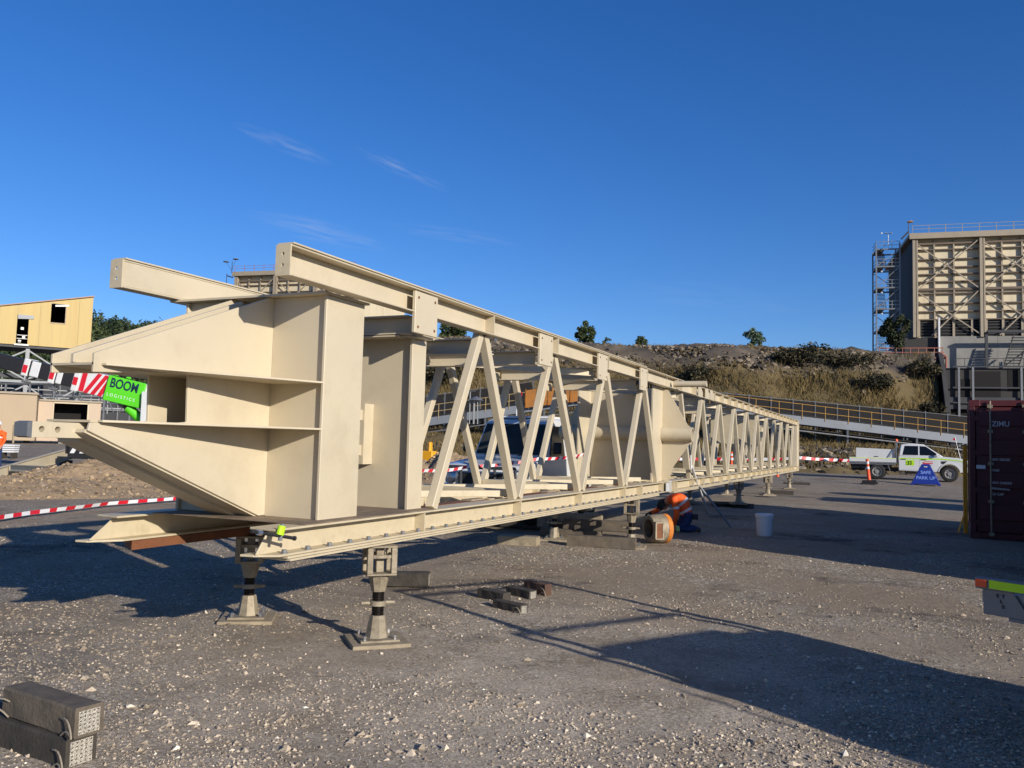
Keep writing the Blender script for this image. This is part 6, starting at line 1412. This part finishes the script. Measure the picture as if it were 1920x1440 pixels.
# spoil heaps
def heap(name, cx, cy, rx, ry, h, rot, label, cols, n, rmin=.02, rmax=.09):
    K = thing(name, (cx, cy, gz(cx, cy)), label, 'spoil heap')
    N = 110; V = []; F = []
    c_, s_ = math.cos(rot), math.sin(rot)
    def hz(u, v):
        r = math.hypot(u, v); nz = noise.noise(Vector((u*3+cx, v*3, 1)))*.22+noise.noise(Vector((u*8, v*8+cy, 5)))*.10+noise.noise(Vector((u*22, v*22+cy, 9)))*.06
        return max(0, (1-r**1.6)*(1+nz)+nz*.15*(1-min(1, r)))*h*(1 if r < 1 else 0)
    for i in range(N+1):
        for j in range(N+1):
            u, v = -1.05+2.1*i/N, -1.05+2.1*j/N; x, y = u*rx, v*ry; V.append((x*c_-y*s_, x*s_+y*c_, hz(u, v)-.03))
    F = [(i*(N+1)+j, (i+1)*(N+1)+j, (i+1)*(N+1)+j+1, i*(N+1)+j+1) for i in range(N) for j in range(N)]
    mb = MB(); mb.add(V, F); build('mound', mb, mat(name+'_soil', cols[0], .95, var=.25, scale=6, bump=1.0, bscale=26, dirt=cols[1], dirt_amt=.8, dscale=4), K, smooth=True, angle=180)
    sp = []
    for i in range(n):
        a = random.uniform(0, 6.28); r = math.sqrt(random.random())*1.04; u, v = r*math.cos(a), r*math.sin(a); x, y = u*rx, v*ry; q = rmin+(rmax-rmin)*random.random()**4
        sp.append((x*c_-y*s_, x*s_+y*c_, hz(u, v)-.03+q*.2, q))
    o = rocks('stones', sp, None, None, cols); o.parent = K
    return K
hp_ = onG(235, 922); heap('spoil_heap', hp_.x-.5, hp_.y+.5, 3.9, 1.7, .88, rad(50), 'brown spoil heap of earth and stones beyond the tape at left', [(150, 128, 100), (120, 104, 84), (176, 152, 120), (138, 122, 104)], 4200, .012, .07)
hp_ = onG(40, 932); heap('spoil_heap', hp_.x-.6, hp_.y+.3, 4.6, 1.5, .42, rad(55), 'low brown strip of spoil reaching to the left edge', [(146, 126, 100), (118, 104, 86), (170, 148, 118), (136, 122, 106)], 3800, .012, .06)
b_ = onG(232, 915); rocks('boulder', [(b_.x-.15, b_.y+.25, .60, .16)], 'large pale boulder near the top of the brown spoil heap', 'boulder', [(178, 156, 136)], kind=None)
h2 = at_depth(845, 27); heap('spoil_heap', h2.x, h2.y, 2.0, 1.6, 1.15, 0, 'tan sand heap behind the first truss bay', [(180, 150, 112), (156, 130, 98), (196, 168, 130)], 900, .015, .06)
h3 = at_depth(800, 31); heap('spoil_heap', h3.x-.5, h3.y, 2.4, 1.4, .8, .4, 'low tan sand heap left of the taller one behind the truss', [(172, 144, 108), (150, 126, 96), (190, 162, 126)], 700, .015, .06)
mb = MB(); a = at_depth(802, 33); mb.box(a.x-.25, a.x+.35, a.y-.2, a.y+.2, a.z+.5, a.z+1.1); mb.box(a.x+.1, a.x+.2, a.y-.1, a.y+.1, a.z, a.z+1.45); single('yellow_machine', mb, yellow, 'small yellow machine behind the sand heaps', 'machine', bevel=.03)

# ================================================================== TREES AND BUSHES
LEAF = vcol_mat('leaf_foliage', .75)
def tree(name, base, h, r, label, cat='tree', group=None, cols=((62, 76, 44), (44, 56, 34), (84, 92, 56)), n=1500, leaf=.16, trunk=True, spread=1.0, bottom=.25):
    T = thing(name, tuple(base), label, cat, random.uniform(0, 6), group)
    mb = MB(); limbs = []
    if trunk:
        mb.tube((0, 0, -.2), (0.05*h*.2, 0, h*.45), .035*h*.5+.03, 8, .02*h*.5+.02)
        for i in range(7):
            a = random.uniform(0, 6.28); z = h*random.uniform(.25, .5); e = Vector((math.cos(a)*r*.7, math.sin(a)*r*.7, z+h*random.uniform(.2, .4))); mb.tube((0.01, 0, z), e, .018*h*.5+.01, 6, .01); limbs.append(e)
    else:
        for i in range(9):
            a = random.uniform(0, 6.28); e = Vector((math.cos(a)*r*.8, math.sin(a)*r*.8, h*random.uniform(.4, .85))); mb.tube((0, 0, -.1), e, .03, 5, .012); limbs.append(e)
    build('trunk', mb, bark, T)
    cl = []
    for i in range(int(14+8*r)):
        d = Vector((random.gauss(0, 1), random.gauss(0, 1), random.gauss(0, .8))).normalized(); f = random.uniform(.45, 1)
        cl.append((Vector((d.x*r*f, d.y*r*f, h*(bottom+(1-bottom)*.55)+d.z*h*(1-bottom)*.45*f)), r*random.uniform(.22, .42)))
    V = []; C = []; cc = [np.array(lin(c)) for c in cols]
    for i in range(n):
        c, cr = random.choice(cl); d = Vector((random.gauss(0, 1), random.gauss(0, 1), random.gauss(0, 1))).normalized(); p = c+d*cr*random.random()**.5
        a = Vector((random.gauss(0, 1), random.gauss(0, 1), random.gauss(0, .7))).normalized(); b_ = a.cross(Vector((random.gauss(0, 1), random.gauss(0, 1), random.gauss(0, 1)))).normalized(); l = leaf*random.uniform(.6, 1.5)
        V += [p-a*l, p+b_*l*.5, p+a*l, p-b_*l*.5]; C += [cc[random.randrange(len(cc))]*random.uniform(.6, 1.3)]*4
    V = np.array([tuple(v) for v in V]); o = npmesh('crown', V, np.arange(len(V)).reshape(-1, 4), np.array(C), LEAF); o.parent = T
    return T
def ridge(px, t): s = (px-960)/FPX*t; p = st(s, t); return Vector((p[0], p[1], bz(s, t)-.1))
gb = 'trees on the embankment crest'
tree('ridge_tree', ridge(1095, 86), 2.9, 1.1, 'dense dark tree, largest on the crest above the truss', group=gb, n=2600, leaf=.13, bottom=.05)
tree('ridge_tree', ridge(1135, 92), 2.0, .6, 'smallest sparse tree on the crest between two others', group=gb, n=420, leaf=.11)
tree('ridge_tree', ridge(1200, 90), 2.15, .75, 'small round dark tree alone on the crest', group=gb, n=900, leaf=.12)
tree('ridge_tree', ridge(1415, 88), 3.3, .95, 'grey-green tree standing alone on the crest toward the right', group=gb, cols=((86, 104, 84), (64, 82, 62), (110, 124, 98)), n=1900, leaf=.12, bottom=.1)
tree('ridge_tree', ridge(846, 84), 2.3, 1.5, 'dark tree behind the top chord near the first bay', group=gb, n=1800, leaf=.16, bottom=.05)
tree('ridge_tree', ridge(905, 86), 1.5, 1.0, 'low green bush behind the second top bay', group=gb, n=1000, leaf=.13, bottom=.0)
tree('bank_tree', ridge(1682, 84), 4.6, 1.55, 'dark slender tree in front of the stair tower', cols=((52, 60, 40), (40, 48, 34), (66, 72, 48)), n=3400, leaf=.16, bottom=.02)
for px, t, h, r, lab in ((1530, 74.5, 2.3, 1.9, 'dark round bush high on the embankment right of centre'), (1475, 75, 1.3, 1.4, 'dark low bush left of the round one on the embankment'), (1605, 74, 1.4, 1.7, 'dark scrub below the skyline mound'), (1730, 76, 1.6, 1.6, 'dark bush at the upper right corner of the embankment'), (1748, 69, 2.2, 1.3, 'shaded bush by the red pipe'), (900, 72, 2.2, 2.4, 'dark scrub on the bank behind the left bays'), (830, 69, 2.2, 2.2, 'dark scrub above the rising conveyor at left'), (1580, 66, 1.2, 1.2, 'olive bush low on the grassy bank'), (1310, 72, 1.3, 1.6, 'brown scrub on the bank above the joint'), (1220, 73, 1.2, 1.5, 'olive scrub below the crest above the pivot frame'), (1640, 71, 1.5, 1.6, 'olive scrub on the bank right of the round bush')):
    b0 = ridge(px, t); tree('bank_bush', b0, h, r, lab, 'bush', 'bushes on the embankment', cols=((60, 58, 42), (46, 46, 36), (84, 76, 52)), n=int(900*r), leaf=.12, trunk=False, bottom=0.0)
# scrubby mound on the skyline at the right
mb = MB(); N = 16; V = []
for i in range(N+1):
    for j in range(N+1):
        u, v = -1+2*i/N, -1+2*j/N; s = 36.5+u*6; t = 92+v*6; r = math.hypot(u, v); p = st(s, t); V.append((p[0], p[1], bz(s, t)-.3+max(0, 1-r*r)*1.7*(1+.4*noise.noise(Vector((u*3, v*3, 0))))))
mb.add(V, [(i*(N+1)+j, (i+1)*(N+1)+j, (i+1)*(N+1)+j+1, i*(N+1)+j+1) for i in range(N) for j in range(N)]); build('skyline_mound', mb, mat('mound_scrub', (74, 70, 48), .95, var=.35, scale=1.2, bump=.8, bscale=3), smooth=True, kind='structure')
# unseen light masts added off to the right to cast thin shadows
for i, (x, y, lab) in enumerate(((9.5, 17.6, 'unseen grey light mast added behind the containers to cast a shadow'), (15.0, 20.5, 'farther unseen grey light mast added to cast a shadow'))):
    K = thing('shadow_mast', (x, y, gz(x, y)), lab, 'mast'); mb = MB(); mb.tube((0, 0, 0), (0, 0, 9), .14, 10, .09); build('pole', mb, galv, K); mb = MB(); mb.box(-.8, .8, -.15, .15, 8.8, 9.2); build('lamp_bar', mb, galvd, K)

SH = thing('shadow_hut', (5.6, 24.2, gz(5.6, 24.2)), 'unseen white hut added beyond the red container to cast a shadow', 'hut')  # unseen hut added to lay a shadow stripe across the yard
mb = MB(); mb.box(0, 2.4, 0, 2.1, .12, 2.75); build('wall', mb, white, SH, bevel=.02); mb = MB(); mb.box(-.1, 2.5, -.1, 2.2, 2.751, 2.9); build('roof', mb, galv, SH); mb = MB(); mb.box(.7, 1.5, -.03, -.001, .2, 2.2); build('door', mb, galvd, SH)
for x, y in ((.1, .1), (2.1, .1), (.1, 1.8), (2.1, 1.8)): mb = MB(); mb.box(x, x+.2, y, y+.2, -.02, .119); build('foot', mb, timber_d, SH)
WT = thing('shadow_tank', (9.6, 27.6, gz(9.6, 27.6)), 'unseen tall grey tank added behind the hut to cast a shadow', 'tank')  # unseen tank added for a second, farther shadow stripe
mb = MB(); mb.lathe([(0, .0), (.8, 0), (.8, 4.1), (.5, 4.3), (0, 4.35)], 24); build('shell', mb, galvd, WT, smooth=True); mb = MB(); mb.tube((-.86, 0, 0), (-.86, 0, 4.2), .04, 8); build('pipe', mb, galv, WT)

# ================================================================== LOOSE STONES ON THE YARD
def gravel():
    n = 240000
    t = 1.7+12.5*rng.random(n)**1.9; a = (rng.random(n)*2-1)*(.65*t+.4)
    keep = np.array([random.random() < max(.05, min(.95, .38+1.15*noise.noise(Vector((x*.55, y*.55, 3)))+.6*noise.noise(Vector((x*1.9, y*1.9, 7)))+.35*noise.noise(Vector((x*6, y*6, 1))))) for x, y in zip(a, t)]); a, t = a[keep], t[keep]; n = len(a)
    XY = RIGHT0[:2][None]*a[:, None]+np.array([-math.sin(YAW), math.cos(YAW)])[None]*t[:, None]
    r = .0034+.0095*rng.random(n)**2.8; big = rng.random(n) < .008; r[big] = rng.uniform(.012, .026, big.sum())
    z = np.interp(t, GT, GZ)+np.array([relief(x, y) for x, y in XY])-.004+r*.2
    oc = np.array([(1, 0, 0), (0, 1, 0), (-1, 0, 0), (0, -1, 0), (0, 0, 1), (0, 0, -1)]); fo = np.array([(0, 1, 4), (1, 2, 4), (2, 3, 4), (3, 0, 4), (1, 0, 5), (2, 1, 5), (3, 2, 5), (0, 3, 5)])
    V = oc[None]+rng.uniform(-.38, .38, (n, 6, 3)); V *= r[:, None, None]*np.stack([rng.uniform(.8, 1.5, n), rng.uniform(.7, 1.2, n), rng.uniform(.45, .9, n)], 1)[:, None]
    th = rng.uniform(0, 6.28, n); c, s_ = np.cos(th)[:, None], np.sin(th)[:, None]
    V = np.stack([V[..., 0]*c-V[..., 1]*s_, V[..., 0]*s_+V[..., 1]*c, V[..., 2]], -1)+np.concatenate([XY, z[:, None]], 1)[:, None]
    F = (fo[None]+6*np.arange(n)[:, None, None]).reshape(-1, 3)
    cl = np.array([lin(q) for q in ((152, 138, 118), (170, 155, 134), (134, 121, 104), (188, 173, 151), (114, 103, 89), (208, 195, 175))]); k = rng.choice(6, n, p=[.30, .24, .24, .10, .10, .02])
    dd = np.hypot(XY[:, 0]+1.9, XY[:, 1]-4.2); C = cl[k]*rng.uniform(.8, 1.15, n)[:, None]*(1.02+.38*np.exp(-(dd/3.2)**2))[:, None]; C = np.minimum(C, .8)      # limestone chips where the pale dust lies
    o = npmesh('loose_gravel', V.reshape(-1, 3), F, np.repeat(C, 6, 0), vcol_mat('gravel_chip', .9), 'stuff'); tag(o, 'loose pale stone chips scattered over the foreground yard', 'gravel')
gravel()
